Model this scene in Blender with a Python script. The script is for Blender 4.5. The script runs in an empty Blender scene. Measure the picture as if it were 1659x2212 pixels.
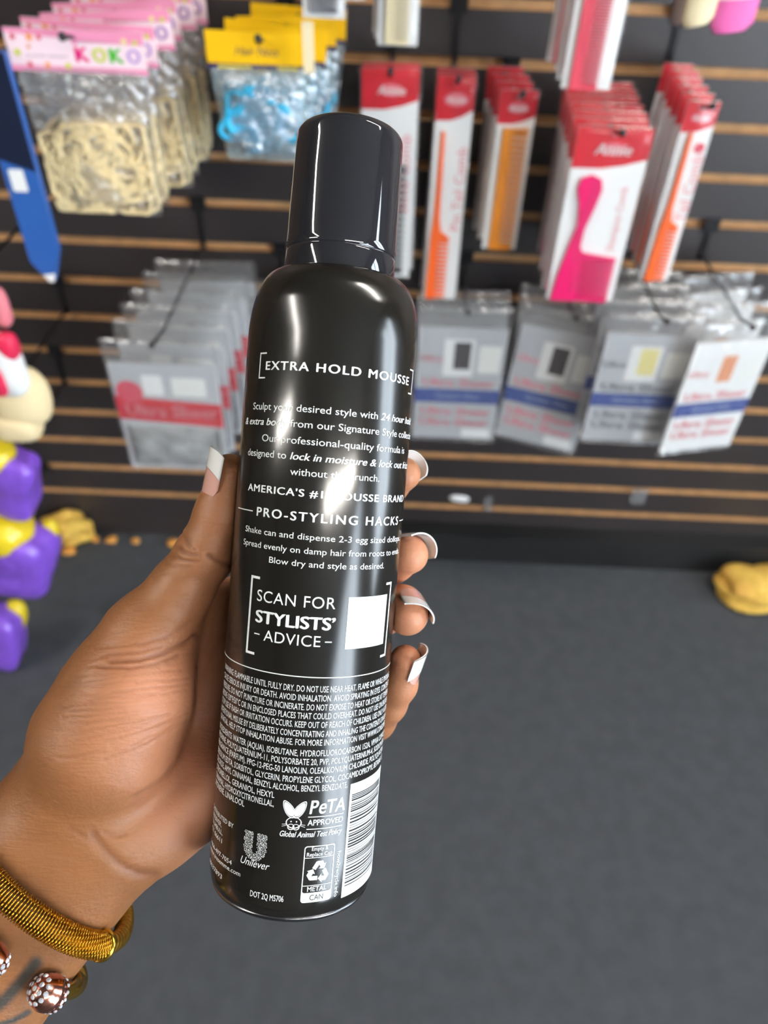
import bpy, bmesh, math, random
import numpy as np
from mathutils import Vector, Matrix
random.seed(7); rng = np.random.default_rng(7)
SC = bpy.context.scene; COL = SC.collection

# ------------------------------------------------------------------ camera, world, lights
F = 1660.0; CU, CV = 829.5, 1106.0
YAW, PIT, ROL = math.radians(-0.16), math.radians(43.58), math.radians(2.35)
WALL = 1.307; GZ = 0.135; PITCH = 0.0762; CAMZ = 1.218 + GZ
def _rot():
    cy, sy = math.cos(YAW), math.sin(YAW)
    f0 = np.array([sy, cy, 0]); r0 = np.array([cy, -sy, 0]); u0 = np.array([0, 0, 1.0])
    f = f0*math.cos(PIT) - u0*math.sin(PIT); u = u0*math.cos(PIT) + f0*math.sin(PIT)
    return r0*math.cos(ROL) + u*math.sin(ROL), u*math.cos(ROL) - r0*math.sin(ROL), f
CR, CUP, CF = _rot()
CAM = np.array([0, 0, CAMZ])
CM = Matrix((( CR[0], CUP[0], -CF[0], CAM[0]), (CR[1], CUP[1], -CF[1], CAM[1]), (CR[2], CUP[2], -CF[2], CAM[2]), (0, 0, 0, 1)))
cd = bpy.data.cameras.new('camera'); cam = bpy.data.objects.new('camera', cd); COL.objects.link(cam)
cam.matrix_world = CM
cd.sensor_fit = 'AUTO'; cd.sensor_width = 36.0; cd.lens = F/2212*36.0
cd.clip_start = 0.01; cd.clip_end = 60
cd.dof.use_dof = True; cd.dof.focus_distance = 0.226; cd.dof.aperture_fstop = cd.lens/2.5
SC.camera = cam
vs = SC.view_settings
vs.view_transform = 'Standard'; vs.look = 'None'; vs.gamma = 1.0; vs.use_curve_mapping = False; vs.exposure = 1.15
SC.cycles.use_denoising = True
SC.cycles.max_bounces = 8; SC.cycles.transparent_max_bounces = 24; SC.cycles.caustics_reflective = False; SC.cycles.caustics_refractive = False
SC.cycles.sample_clamp_indirect = 6.0
wd = bpy.data.worlds.new('daylight'); SC.world = wd; wd.use_nodes = True
bg = wd.node_tree.nodes['Background']; bg.inputs[0].default_value = (0.86, 0.93, 1.0, 1); bg.inputs[1].default_value = 8.0
LAMP = 34.0          # strip lamp emission
CEIL = 2.75

# ------------------------------------------------------------------ materials
def lin(c):
    return tuple(((x/255)/12.92 if x/255 <= 0.04045 else ((x/255+0.055)/1.055)**2.4) for x in c)
def mat(name, rgb=(128,128,128), rough=0.5, metal=0.0, spec=0.5, coat=0.0, coat_rough=0.05, sss=0.0, bump=None, var=None, emit=None, alpha=None):
    m = bpy.data.materials.new(name); m.use_nodes = True
    nt = m.node_tree; b = nt.nodes['Principled BSDF']
    c = lin(rgb) + (1,)
    b.inputs['Base Color'].default_value = c; b.inputs['Roughness'].default_value = rough; b.inputs['Metallic'].default_value = metal
    b.inputs['Specular IOR Level'].default_value = spec; b.inputs['Coat Weight'].default_value = coat; b.inputs['Coat Roughness'].default_value = coat_rough
    if sss: b.inputs['Subsurface Weight'].default_value = sss; b.inputs['Subsurface Radius'].default_value = (1, .35, .2); b.inputs['Subsurface Scale'].default_value = 0.004
    tc = nt.nodes.new('ShaderNodeTexCoord')
    if var:   # (scale, amount) mottled colour
        n = nt.nodes.new('ShaderNodeTexNoise'); n.inputs['Scale'].default_value = var[0]; n.inputs['Detail'].default_value = 4
        r = nt.nodes.new('ShaderNodeValToRGB'); r.color_ramp.elements[0].position = .35; r.color_ramp.elements[1].position = .65
        a = var[1]; r.color_ramp.elements[0].color = tuple(x*(1-a) for x in c[:3])+(1,); r.color_ramp.elements[1].color = tuple(min(1, x*(1+a)) for x in c[:3])+(1,)
        nt.links.new(tc.outputs['Object'], n.inputs['Vector']); nt.links.new(n.outputs['Fac'], r.inputs['Fac']); nt.links.new(r.outputs['Color'], b.inputs['Base Color'])
    if bump:  # (scale, strength, distance)
        n = nt.nodes.new('ShaderNodeTexNoise'); n.inputs['Scale'].default_value = bump[0]; n.inputs['Detail'].default_value = 3
        bp = nt.nodes.new('ShaderNodeBump'); bp.inputs['Strength'].default_value = bump[1]; bp.inputs['Distance'].default_value = bump[2]
        nt.links.new(tc.outputs['Object'], n.inputs['Vector']); nt.links.new(n.outputs['Fac'], bp.inputs['Height']); nt.links.new(bp.outputs['Normal'], b.inputs['Normal'])
    if emit: b.inputs['Emission Color'].default_value = lin(emit[0])+(1,); b.inputs['Emission Strength'].default_value = emit[1]
    if alpha is not None: b.inputs['Alpha'].default_value = alpha
    return m
def film(name, tint=(255,255,255), haze=0.12, gloss=0.16, rough=0.12, bscale=60, bstr=0.6, bdist=0.004):
    m = bpy.data.materials.new(name); m.use_nodes = True; nt = m.node_tree; nt.nodes.clear()
    out = nt.nodes.new('ShaderNodeOutputMaterial'); tr = nt.nodes.new('ShaderNodeBsdfTransparent'); gl = nt.nodes.new('ShaderNodeBsdfGlossy'); df = nt.nodes.new('ShaderNodeBsdfDiffuse')
    c = lin(tint)+(1,); tr.inputs[0].default_value = c; df.inputs[0].default_value = c; gl.inputs['Roughness'].default_value = rough
    m1 = nt.nodes.new('ShaderNodeMixShader'); m1.inputs[0].default_value = haze; m2 = nt.nodes.new('ShaderNodeMixShader'); m2.inputs[0].default_value = gloss
    tc = nt.nodes.new('ShaderNodeTexCoord'); n = nt.nodes.new('ShaderNodeTexNoise'); n.inputs['Scale'].default_value = bscale; n.inputs['Detail'].default_value = 2
    bp = nt.nodes.new('ShaderNodeBump'); bp.inputs['Strength'].default_value = bstr; bp.inputs['Distance'].default_value = bdist
    L = nt.links.new
    L(tc.outputs['Object'], n.inputs['Vector']); L(n.outputs['Fac'], bp.inputs['Height']); L(bp.outputs['Normal'], gl.inputs['Normal'])
    L(tr.outputs[0], m1.inputs[1]); L(df.outputs[0], m1.inputs[2]); L(m1.outputs[0], m2.inputs[1]); L(gl.outputs[0], m2.inputs[2]); L(m2.outputs[0], out.inputs[0])
    return m
M = {}
M['black_lam'] = mat('black laminate', (50,44,44), rough=.42, spec=.7, var=(3,.12))
M['mdf'] = mat('raw fibreboard', (192,150,104), rough=.75, var=(40,.12))
M['plinth'] = mat('black plinth', (24,24,25), rough=.6, var=(9,.3))
M['carpet'] = mat('grey carpet', (84,86,90), rough=.97, spec=.1, var=(30,.07), bump=(900,.8,.004))
M['ceil'] = mat('ceiling tile', (120,118,115), rough=.9, bump=(120,.3,.002))
M['wall'] = mat('painted wall', (96,92,90), rough=.85, var=(2,.05))
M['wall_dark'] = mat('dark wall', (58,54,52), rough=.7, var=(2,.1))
M['lamp'] = mat('lamp tube', (255,255,255), emit=((255,250,242), LAMP))
M['lamp_body'] = mat('lamp housing', (230,230,228), rough=.4)
M['frame'] = mat('window frame', (60,60,62), rough=.4, metal=.6)
M['pane'] = film('window glass', (250,253,255), haze=0.0, gloss=.06, rough=.0, bstr=0.0)
M['film'] = film('clear plastic', (253,253,253), haze=.07, gloss=.12)
M['film_crisp'] = film('crinkled plastic', (246,246,246), haze=.10, gloss=.20, bscale=75, bstr=1.0, bdist=.012, rough=.14)
M['film_flat'] = film('smooth plastic', (252,252,252), haze=.012, gloss=.045, bscale=18, bstr=.4, bdist=.003)
M['film_blue'] = film('bluish plastic', (225,240,245), haze=.22, gloss=.24, bscale=60, bstr=1.0, bdist=.012, rough=.16)
M['hookp'] = mat('black hook plastic', (26,26,28), rough=.3)
M['hookm'] = mat('dark hook wire', (60,60,64), rough=.3, metal=.9)
for k, c in dict(pink=(240,150,185), palepink=(250,222,230), magenta=(224,20,120), lime=(205,215,30), green=(80,185,60), orange=(240,150,50), lav=(190,150,210),
                 yellow=(250,195,10), navy=(45,35,80), white=(238,238,236), red=(205,22,40), orange2=(250,105,35), amber=(228,140,30), hotpink=(224,15,100), black=(22,21,22),
                 silver=(186,188,192), blue=(30,62,140), rosepink=(228,130,140), cream=(236,220,180), grey=(120,120,124), softred=(215,70,90), swatch=(36,26,28),
                 paleyel=(240,228,150), peach=(226,150,105), label=(236,236,230), paleblue=(150,170,205), royal=(44,92,166), dnavy=(16,26,50), lilac=(150,90,235),
                 dpurple=(82,52,128), goldyel=(226,198,40), pinkred=(220,40,80), taupe=(176,160,150), candy=(236,110,180), gold2=(205,185,90), tan=(226,203,150)).items():
    M[k] = mat(k, c, rough=.45)
M['band'] = mat('rubber', (236,214,164), rough=.5, sss=.0)
M['cloth'] = mat('cream cloth', (236,214,168), rough=.85, bump=(250,.5,.003))
M['purple'] = mat('purple foil', (132,84,205), rough=.28, coat=.6, bump=(38,.9,.008))
M['yfoil'] = mat('yellow foil', (232,204,40), rough=.25, coat=.5, bump=(40,.4,.005))
M['netblue'] = mat('turquoise net', (40,165,205), rough=.35, var=(30,.4))
M['golden'] = mat('golden crumple', (255,196,88), rough=.6, var=(30,.18), bump=(160,.9,.01))
M['amberbit'] = mat('amber scrap', (214,150,70), rough=.6)
M['gold'] = mat('gold', (214,172,62), rough=.22, metal=1.0)
M['golddark'] = mat('antique gold', (196,150,50), rough=.3, metal=1.0)
M['gap_shade'] = mat('dark coil gap shade', (58,38,22), rough=.5, metal=.6)  # dark colour painting in the shade between the bracelet's wires
M['rose'] = mat('rose gold', (206,140,120), rough=.2, metal=1.0)
M['gem'] = mat('clear stone', (235,238,245), rough=.05, metal=.55, coat=1.0)
M['ink'] = mat('white print', (240,244,244), rough=.35, spec=.4)
M['inkblack'] = mat('black print', (20,20,22), rough=.35)

# ------------------------------------------------------------------ helpers
def link(o, parent=None):
    COL.objects.link(o)
    if parent: o.parent = parent
    return o
def tag(o, label=None, cat=None, group=None, kind=None):
    if label: o['label'] = label
    if cat: o['category'] = cat
    if group: o['group'] = group
    if kind: o['kind'] = kind
    return o
def empty(name, label, cat, loc=(0,0,0), group=None, rot=(0,0,0)):
    o = bpy.data.objects.new(name, None); o.empty_display_size = .02; o.location = loc; o.rotation_euler = rot
    return tag(link(o), label, cat, group)
def mesh(name, V, Fc, m, parent=None, smooth=False, mats=None, mi=None, loc=None):
    me = bpy.data.meshes.new(name); me.from_pydata([tuple(v) for v in V], [], [tuple(f) for f in Fc]); me.update()
    for x in (mats or [m]): me.materials.append(x)
    if mi is not None: me.polygons.foreach_set('material_index', np.asarray(mi, dtype=np.int32))
    if smooth: me.polygons.foreach_set('use_smooth', np.ones(len(me.polygons), dtype=bool))
    o = bpy.data.objects.new(name, me)
    if loc: o.location = loc
    return link(o, parent)
class MB:
    def __init__(s): s.V = []; s.F = []; s.I = []
    def add(s, V, Fc, mi=0):
        n = len(s.V); s.V += [tuple(v) for v in V]; s.F += [tuple(i+n for i in f) for f in Fc]; s.I += [mi]*len(Fc); return s
    def box(s, x0, x1, y0, y1, z0, z1, mi=0, mtop=None):
        V = [(x0,y0,z0),(x1,y0,z0),(x1,y1,z0),(x0,y1,z0),(x0,y0,z1),(x1,y0,z1),(x1,y1,z1),(x0,y1,z1)]
        Fc = [(0,3,2,1),(4,5,6,7),(0,1,5,4),(1,2,6,5),(2,3,7,6),(3,0,4,7)]
        n = len(s.V); s.V += V; s.F += [tuple(i+n for i in f) for f in Fc]
        s.I += [mtop if mtop is not None else mi]*2 + [mi]*4; return s
    def tube(s, pts, r, seg=10, closed=False, mi=0, rf=None):
        V, Fc = tube(pts, r, seg, closed, rf); return s.add(V, Fc, mi)
    def build(s, name, m, parent=None, smooth=False, mats=None, loc=None):
        return mesh(name, s.V, s.F, m, parent, smooth, mats, s.I, loc)
def frames(pts, closed):
    P = np.asarray(pts, float); n = len(P)
    T = (np.roll(P, -1, 0) - np.roll(P, 1, 0)) if closed else np.gradient(P, axis=0)
    T /= np.linalg.norm(T, axis=1)[:, None] + 1e-12
    N = np.zeros_like(P); a = np.array([0, 0, 1.0]) if abs(T[0][2]) < .9 else np.array([1.0, 0, 0])
    nn = a - T[0]*(a@T[0]); nn /= np.linalg.norm(nn); N[0] = nn
    for i in range(1, n):
        nn = nn - T[i]*(nn@T[i]); nn /= np.linalg.norm(nn)+1e-12; N[i] = nn
    if closed:   # spread the closing twist
        e = N[-1] - T[0]*(N[-1]@T[0]); e /= np.linalg.norm(e); ang = math.atan2(np.cross(e, N[0])@T[0], e@N[0])
        for i in range(n):
            t = ang*i/n; B = np.cross(T[i], N[i]); N[i] = N[i]*math.cos(t) + B*math.sin(t)
    return P, T, N, np.cross(T, N)
def tube(pts, r, seg=10, closed=False, rf=None):
    P, T, N, B = frames(pts, closed); n = len(P)
    th = np.arange(seg)*2*math.pi/seg
    R = np.full((n, seg), 0.0) + (np.asarray(r)[:, None] if np.ndim(r) else r)
    if rf is not None: R = R + rf(np.arange(n)[:, None], th[None, :])
    V = (P[:, None, :] + R[..., None]*(np.cos(th)[None, :, None]*N[:, None, :] + np.sin(th)[None, :, None]*B[:, None, :])).reshape(-1, 3)
    Fc = []
    for i in range(n if closed else n-1):
        a = i*seg; b = ((i+1) % n)*seg
        for k in range(seg):
            k2 = (k+1) % seg; Fc.append((a+k, a+k2, b+k2, b+k))
    V = V.tolist()
    if not closed:
        Fc.append(tuple(range(seg-1, -1, -1))); Fc.append(tuple((n-1)*seg+k for k in range(seg)))
    return V, Fc
def lathe(prof, seg=64):   # prof: list of (r, z)
    V = []; Fc = []; rings = []
    for r, z in prof:
        if r < 1e-7: rings.append([len(V)]); V.append((0, 0, z))
        else:
            rings.append(list(range(len(V), len(V)+seg))); V += [(r*math.cos(2*math.pi*k/seg), r*math.sin(2*math.pi*k/seg), z) for k in range(seg)]
    for a, b in zip(rings, rings[1:]):
        for k in range(seg):
            k2 = (k+1) % seg
            if len(a) == 1 and len(b) == 1: continue
            if len(a) == 1: Fc.append((a[0], b[k2], b[k]))
            elif len(b) == 1: Fc.append((a[k], a[k2], b[0]))
            else: Fc.append((a[k], a[k2], b[k2], b[k]))
    return V, Fc
def curve_arrays(o):
    link(o); dg = bpy.context.evaluated_depsgraph_get(); e = o.evaluated_get(dg); me = e.to_mesh()
    V = np.empty(len(me.vertices)*3); me.vertices.foreach_get('co', V); Fc = [tuple(p.vertices) for p in me.polygons]
    e.to_mesh_clear(); d = o.data; bpy.data.objects.remove(o); bpy.data.curves.remove(d)
    return V.reshape(-1, 3), Fc
def text(body, size=1.0, shear=0.0, bold=0.0, space=1.0, res=3):
    c = bpy.data.curves.new('t', 'FONT'); c.body = body; c.size = size; c.shear = shear; c.space_character = space; c.resolution_u = res; c.fill_mode = 'FRONT'
    V, Fc = curve_arrays(bpy.data.objects.new('t', c))
    if bold:    # heavier strokes: the same glyphs laid again a hair to each side
        n = len(V); k = bold*size; V = np.concatenate([V + np.array([dx, dy, 0]) for dx, dy in ((-k, 0), (k, k*.5), (0, -k*.5))])
        Fc = [tuple(i+n*q for i in f) for q in range(3) for f in Fc]
    return V, Fc
def shape(loops, thick=0.0):    # filled outline(s) with holes, in xy
    c = bpy.data.curves.new('s', 'CURVE'); c.dimensions = '2D'; c.fill_mode = 'BOTH' if thick else 'FRONT'; c.extrude = thick/2
    for lp in loops:
        s = c.splines.new('POLY'); s.points.add(len(lp)-1)
        for p, q in zip(s.points, lp): p.co = (q[0], q[1], 0, 1)
        s.use_cyclic_u = True
    return curve_arrays(bpy.data.objects.new('s', c))
def circ(x, y, r, n=20, sx=1.0): return [(x+r*sx*math.cos(2*math.pi*k/n), y+r*math.sin(2*math.pi*k/n)) for k in range(n)]
def rrect(x0, x1, y0, y1, r, n=5):
    o = []
    for cx, cy, a in ((x1-r, y1-r, 0), (x0+r, y1-r, 90), (x0+r, y0+r, 180), (x1-r, y0+r, 270)):
        for k in range(n+1):
            t = math.radians(a+90*k/n); o.append((cx+r*math.cos(t), cy+r*math.sin(t)))
    return o
def upright(V, y=0.0):   # xy drawing -> facing the viewer, in xz
    return [(v[0], y - v[2], v[1]) for v in V]
def plate(name, loops, thick, y, m, parent):     # flat piece standing upright, front face at y - thick/2
    V, Fc = shape(loops, thick); return mesh(name, upright(V, y), Fc, m, parent)
def at(u, v, y):     # world point seen at pixel (u, v) on the plane y
    d = CF*F + CR*(u-CU) - CUP*(v-CV); t = y/d[1]; return CAM + d*t
def camP(u, v, d): return np.array([(u-CU)*d/F, -(v-CV)*d/F, -d])
def cam2w(p): return CAM + CR*p[0] + CUP*p[1] - CF*p[2]

# ------------------------------------------------------------------ room
X0, X1, Y0, Y1 = -4.0, 2.7, -4.2, WALL+.035
def struct(o, kind='structure'): o['kind'] = kind; return o
struct(MB().box(X0, X1, Y0, Y1, -.05, 0).build('floor', M['carpet']))
struct(MB().box(X0, X1, Y0, Y1, CEIL, CEIL+.05).build('ceiling', M['ceil']))
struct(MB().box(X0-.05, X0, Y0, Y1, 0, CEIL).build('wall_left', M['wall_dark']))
struct(MB().box(X0, X1, Y0-.05, Y0, 0, CEIL).build('wall_front', M['wall']))
WY0, WY1, WZ0, WZ1 = -.25, .6, .55, 2.25
DY0, DY1, DZ1 = -3.6, -1.2, 2.25
b = MB(); b.box(X1, X1+.05, Y0, DY0, 0, CEIL); b.box(X1, X1+.05, DY1, WY0, 0, CEIL); b.box(X1, X1+.05, WY1, Y1, 0, CEIL)
b.box(X1, X1+.05, WY0, WY1, 0, WZ0); b.box(X1, X1+.05, WY0, WY1, WZ1, CEIL); b.box(X1, X1+.05, DY0, DY1, DZ1, CEIL)
struct(b.build('wall_right', M['wall']))
for nm, a0, a1, z0, z1, mids in (('window_1', WY0, WY1, WZ0, WZ1, ((WY0+WY1)/2,)), ('door_1', DY0, DY1, 0, DZ1, (DY0+.8, DY0+1.6))):
    b = MB()
    for y in (a0,) + tuple(q-.02 for q in mids) + (a1-.05,): b.box(X1-.01, X1+.05, y, y+.05, z0, z1)
    b.box(X1-.01, X1+.05, a0, a1, z0, z0+.05); b.box(X1-.01, X1+.05, a0, a1, z1-.05, z1)
    w = struct(b.build(nm, M['frame']))
    MB().box(X1+.02, X1+.026, a0+.03, a1-.03, z0+.03, z1-.03).build('pane', M['pane'], w)
# slatted back wall: black boards, raw grooves between them
GAP = .0142
b = MB(); b.box(X0, X1, WALL+.011, Y1, 0, CEIL, 1)
zs = [GZ + k*PITCH for k in range(-0, 35)]
prev = 0.0
for z in zs:
    z1 = z - GAP/2
    if z1 > prev:
        # board with its lips: black face, raw top and bottom edges
        b.box(X0, X1, WALL, WALL+.0112, prev, min(z1, CEIL), 0, 1)
    prev = z + GAP/2
struct(b.build('wall_back', None, mats=[M['black_lam'], M['mdf']]))
pl0 = at(905, 1213, WALL-.02)
struct(MB().box(-.02, X1, WALL-.045, WALL, 0, .085).build('baseboard_back', M['plinth']))
# strip lamps in two rows
for x, y, rz, hl in ((1.55, -1.9, 0, 1.1), (-2.95, -1.2, 0, .9), (1.35, .5, 0, .62), (-1.7, -.3, 90, .62)):
    f = empty('ceiling_light', 'white twin tube strip light on the ceiling', 'ceiling light', (x, y, CEIL), 'ceiling strip lights', (0, 0, math.radians(rz)))
    MB().box(-hl-.04, hl+.04, -.07, .07, -.05, 0).build('housing', M['lamp_body'], f)
    for s in (-1, 1):
        V, Fc = tube([(-hl, s*.035, -.068), (hl, s*.035, -.068)], .017, 10); mesh('lamp_tube', V, Fc, M['lamp'], f)

# ------------------------------------------------------------------ display hooks and packs
def hook(x, z, y_end, label, cat='hook', group='display hooks on the slatted wall', tilt=0.0):
    k = math.ceil((z + .004 - GZ)/PITCH); zg = GZ + k*PITCH
    o = empty('display_hook', label, cat, (x, WALL, z), group)
    g_ = zg - z; V, Fc = shape([[(-.004, -.008), (.004, -.008), (.004, g_-.014), (.013, g_-.012), (.013, g_+.011), (-.013, g_+.011), (-.013, g_-.012), (-.004, g_-.014)]], .004); mesh('back_plate', upright(V, -.0025), Fc, M['hookp'], o)
    n = 12; L = WALL - y_end
    V, Fc = tube([(0, -.004 - L*i/n, 0.0 + .012*max(0, (i-n+2))/2) for i in range(n+1)], .0023, 8); mesh('rod', V, Fc, M['hookm'], o, smooth=True)
    V, Fc = lathe([(0, -.005), (.0035, -.004), (.005, 0), (.0035, .004), (0, .005)], 12)
    mesh('tip', [(v[0], v[1]-.004-L, v[2]+.012) for v in V], Fc, M['hookp'], o, smooth=True)
    return o
def copy_tree(o):
    c = o.copy(); COL.objects.link(c)
    for ch in o.children:
        k = ch.copy(); COL.objects.link(k); k.parent = c
        for g in ch.children:
            q = g.copy(); COL.objects.link(q); q.parent = k
    return c
ORD = ['front', 'second', 'third', 'fourth', 'fifth', 'sixth', 'seventh', 'eighth', 'ninth', 'tenth']
def stack(build, n, pos, dy, what, group, jit=.003, rot=.03, dxy=(0, 0)):
    """front pack built at pos, n-1 copies behind it towards the wall"""
    first = build(); first['group'] = group; first.location = pos
    first['label'] = what + ', ' + ('frontmost' if n > 1 else 'alone')
    for i in range(1, n):
        c = copy_tree(first); c.location = (pos[0]+random.uniform(-jit, jit)+dxy[0]*i, pos[1]+dy*i, pos[2]+random.uniform(-jit, jit)*.5+dxy[1]*i)
        c.rotation_euler = (0, first.rotation_euler[1]+random.uniform(-rot, rot), first.rotation_euler[2]+random.uniform(-rot, rot)*.7)
        c['label'] = what + ', ' + ('hindmost' if i == n-1 else ORD[i] + ' from front')
    return first
def txt(parent, name, body, x, z, y, w, m, h=None, bold=0.0, shear=0.0, space=1.0, rot=0.0, align='c'):
    V, Fc = text(body, 1.0, shear, bold, space, 2)
    mn, mx = V.min(0), V.max(0); sx = w/(mx[0]-mn[0]); sy = (h/(mx[1]-mn[1])) if h else sx
    P = (V - (mn+mx)/2)*np.array([sx, sy, 1]); c, s = math.cos(rot), math.sin(rot)
    Q = [(x + p[0]*c - p[1]*s, y, z + p[0]*s + p[1]*c) for p in P]
    return mesh(name, Q, Fc, m, parent)
def pillow(w, z0, z1, t, nx=14, nz=18, puff=None, amp=.003, seed=0, taper=0.0, y0=0.0):
    """closed soft bag: two bulging sheets with a wrinkled surface"""
    rs = np.random.default_rng(seed); V = []; Fc = []
    ph = rs.uniform(0, 6, 8); fr = rs.uniform(1, 4, 8)
    for side in (-1, 1):
        for j in range(nz+1):
            for i in range(nx+1):
                a = i/nx; c = j/nz; e = (math.sin(math.pi*a)**.6)*(puff(c) if puff else math.sin(math.pi*c)**.6)
                wr = amp*e*sum(math.sin(2*math.pi*(fr[k]*a + fr[(k+3) % 8]*c) + ph[k] + side) for k in range(8))/3
                x = (a-.5)*w*(1 - taper*(1-c)); V.append((x, y0 + side*(t/2*e + .0006) + wr*side*.7, z0 + (z1-z0)*c))
    N = (nx+1)*(nz+1)
    for s in range(2):
        for j in range(nz):
            for i in range(nx):
                q = [s*N + j*(nx+1)+i, s*N + j*(nx+1)+i+1, s*N + (j+1)*(nx+1)+i+1, s*N + (j+1)*(nx+1)+i]
                Fc.append(q if s == 0 else q[::-1])
    rim = [j*(nx+1) for j in range(nz+1)], [j*(nx+1)+nx for j in range(nz+1)], list(range(nx+1)), [nz*(nx+1)+i for i in range(nx+1)]
    for r in rim:
        for p, q in zip(r, r[1:]): Fc.append((p, q, q+N, p+N))
    return V, Fc
def blob(name, m, parent, c, r, seed, amp=.12, sq=2.6, n=(24, 16), rot=0.0, fs=2.2):
    """rounded crumpled lump: superellipsoid with smooth dents"""
    rs = np.random.default_rng(seed); K = rs.normal(size=(10, 3))*fs; ph = rs.uniform(0, 6, 10); V = []; Fc = []; nu, nv = n
    for j in range(nv+1):
        b_ = -math.pi/2 + math.pi*j/nv
        for i in range(nu):
            a = 2*math.pi*i/nu
            p = np.array([math.cos(b_)*math.cos(a), math.cos(b_)*math.sin(a), math.sin(b_)])
            q = p/((abs(p)**sq).sum()**(1/sq)); q = q*(1 + amp*sum(math.sin(K[k]@p + ph[k]) for k in range(10))/4)
            x, z = q[0]*r[0], q[2]*r[2]; cr, sr = math.cos(rot), math.sin(rot)
            V.append((c[0] + x*cr - z*sr, c[1] + q[1]*r[1], c[2] + x*sr + z*cr))
    for j in range(nv):
        for i in range(nu): Fc.append((j*nu+i, j*nu+(i+1) % nu, (j+1)*nu+(i+1) % nu, (j+1)*nu+i))
    return mesh(name, V, Fc, m, parent, smooth=True)
def dims(uc, vt, vb, wpx, y, vm=None):
    """world top centre, height and width of an upright pack whose front is on plane y"""
    vm = vm if vm is not None else (vt+vb)/2
    t = at(uc, vt, y); m0 = at(uc - wpx/2, vm, y); m1 = at(uc + wpx/2, vm, y)
    # bottom row: straight below the top centre
    lo = 0.0; hi = t[2]
    for _ in range(50):
        z = (lo+hi)/2; d = np.array([t[0], y, z]) - CAM; v = CV - F*(d@CUP)/(d@CF)
        if v > vb: lo = z
        else: hi = z
    return t, t[2]-lo, abs(m1[0]-m0[0])

def flower(x, z, r, n=5):
    return [(x + r*(1+.35*math.cos(n*a))*math.cos(a), z + r*(1+.35*math.cos(n*a))*math.sin(a)) for a in [2*math.pi*k/30 for k in range(30)]]
def koko(w, h, hh):
    """pink header card folded over a clear bag of elastic bands; origin at the top centre"""
    o = empty('elastic_band_pack', 'x', 'hair band pack')
    hd = plate('header_card', [[(-w/2, -hh), (w/2, -hh), (w/2, 0), (-w/2, 0)], circ(0, -.012, .004, 12)], .0022, 0, M['palepink'], o)
    V, Fc = shape([[(-w/2, -.10*hh), (0, -.22*hh), (w/2, -.30*hh), (w/2, 0), (-w/2, 0)], circ(0, -.012, .004, 12)]); mesh('pink_border', upright(V, -.0013), Fc, M['pink'], hd)
    V, Fc = shape([[(-w/2, -hh), (w/2, -hh), (w/2, -hh*.86), (-w/2, -hh*.86)]]); mesh('pink_border', upright(V, -.0013), Fc, M['pink'], hd)
    for q, (ch, mm) in enumerate(zip('KOKO', ('magenta', 'lime', 'green', 'lav'))):
        txt(hd, 'lettering', ch, w*(.04+.125*q), -hh*.56, -.0016, w*.105, M[mm], h=hh*.36, bold=.05)
    txt(hd, 'lettering', 'ELASTIC BANDS', -w*.22, -hh*.63, -.0014, w*.3, M['grey'], h=hh*.055)
    for x, z, r, mm in ((-.44, -.2, .07, 'softred'), (-.32, -.2, .08, 'orange'), (-.25, -.2, .06, 'softred'), (-.43, -.56, .08, 'lime'), (-.34, -.42, .05, 'peach'),
                        (-.36, -.84, .07, 'softred'), (-.23, -.84, .07, 'orange'), (-.08, -.84, .07, 'lime'), (.36, -.22, .07, 'paleyel'), (.44, -.24, .06, 'lime')):
        V, Fc = shape([flower(x*w, z*hh, r*hh)]); mesh('printed_flower', upright(V, -.0016), Fc, M[mm], hd)
    V, Fc = pillow(w*.97, -h, -hh*.9, .034, 16, 22, puff=lambda c: (1-c)**.45*min(1, c*9)**.5*.95+.03, amp=.0022, seed=3, taper=.12)
    mesh('plastic_bag', V, Fc, M['film_crisp'], o, smooth=True)
    r = np.random.default_rng(11); mb = MB(); zc = -h*.73
    for k in range(150):
        cx = r.uniform(-.25, .25)*w; cz = zc + r.uniform(-.17, .19)*h; R = r.uniform(.18, .36)*w
        ax, az = R*r.uniform(.55, 1.0), R*r.uniform(.25, .75); an = r.uniform(0, math.pi); ph = r.uniform(0, 6)
        pts = []
        for t in np.linspace(0, 2*math.pi, 22, endpoint=False):
            px, pz = ax*math.cos(t)*(1+.12*math.sin(3*t+ph)), az*math.sin(t)*(1+.15*math.cos(2*t+ph))
            X = cx + px*math.cos(an) - pz*math.sin(an); Z = cz + px*math.sin(an) + pz*math.cos(an)
            X = max(-w*.41, min(w*.41, X)); Z = max(-h*.965, min(zc+h*.27, Z))
            pts.append((X, r.uniform(-.001, .001) + .013*math.sin(t+ph)*(1 if k % 2 else -1), Z))
        mb.tube(pts, .0021, 5, True)
    tag(mb.build('elastic_bands', M['band'], o, smooth=True), kind='stuff')
    blob('band_bundle', M['band'], o, (0, .002, -h*.74), (w*.36, .007, h*.20), 91, .12, 2.8, (40, 24), 0, 4.0)
    return o
t, h, w = dims(155, 64, 462, 262, 1.03, 260)
W_K, H_K = w*1.06, h
HH_K = dims(155, 64, 157, 290, 1.03)[1]
stack(lambda: koko(W_K, H_K, HH_K), 6, tuple(t), .043, 'pink topped clear bag of tan elastic bands', 'elastic band bags', jit=.006, rot=.07, dxy=(.006, .002))
hook(t[0], t[2]-.012, 1.0, 'black display hook carrying the pink topped elastic band bags')

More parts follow.
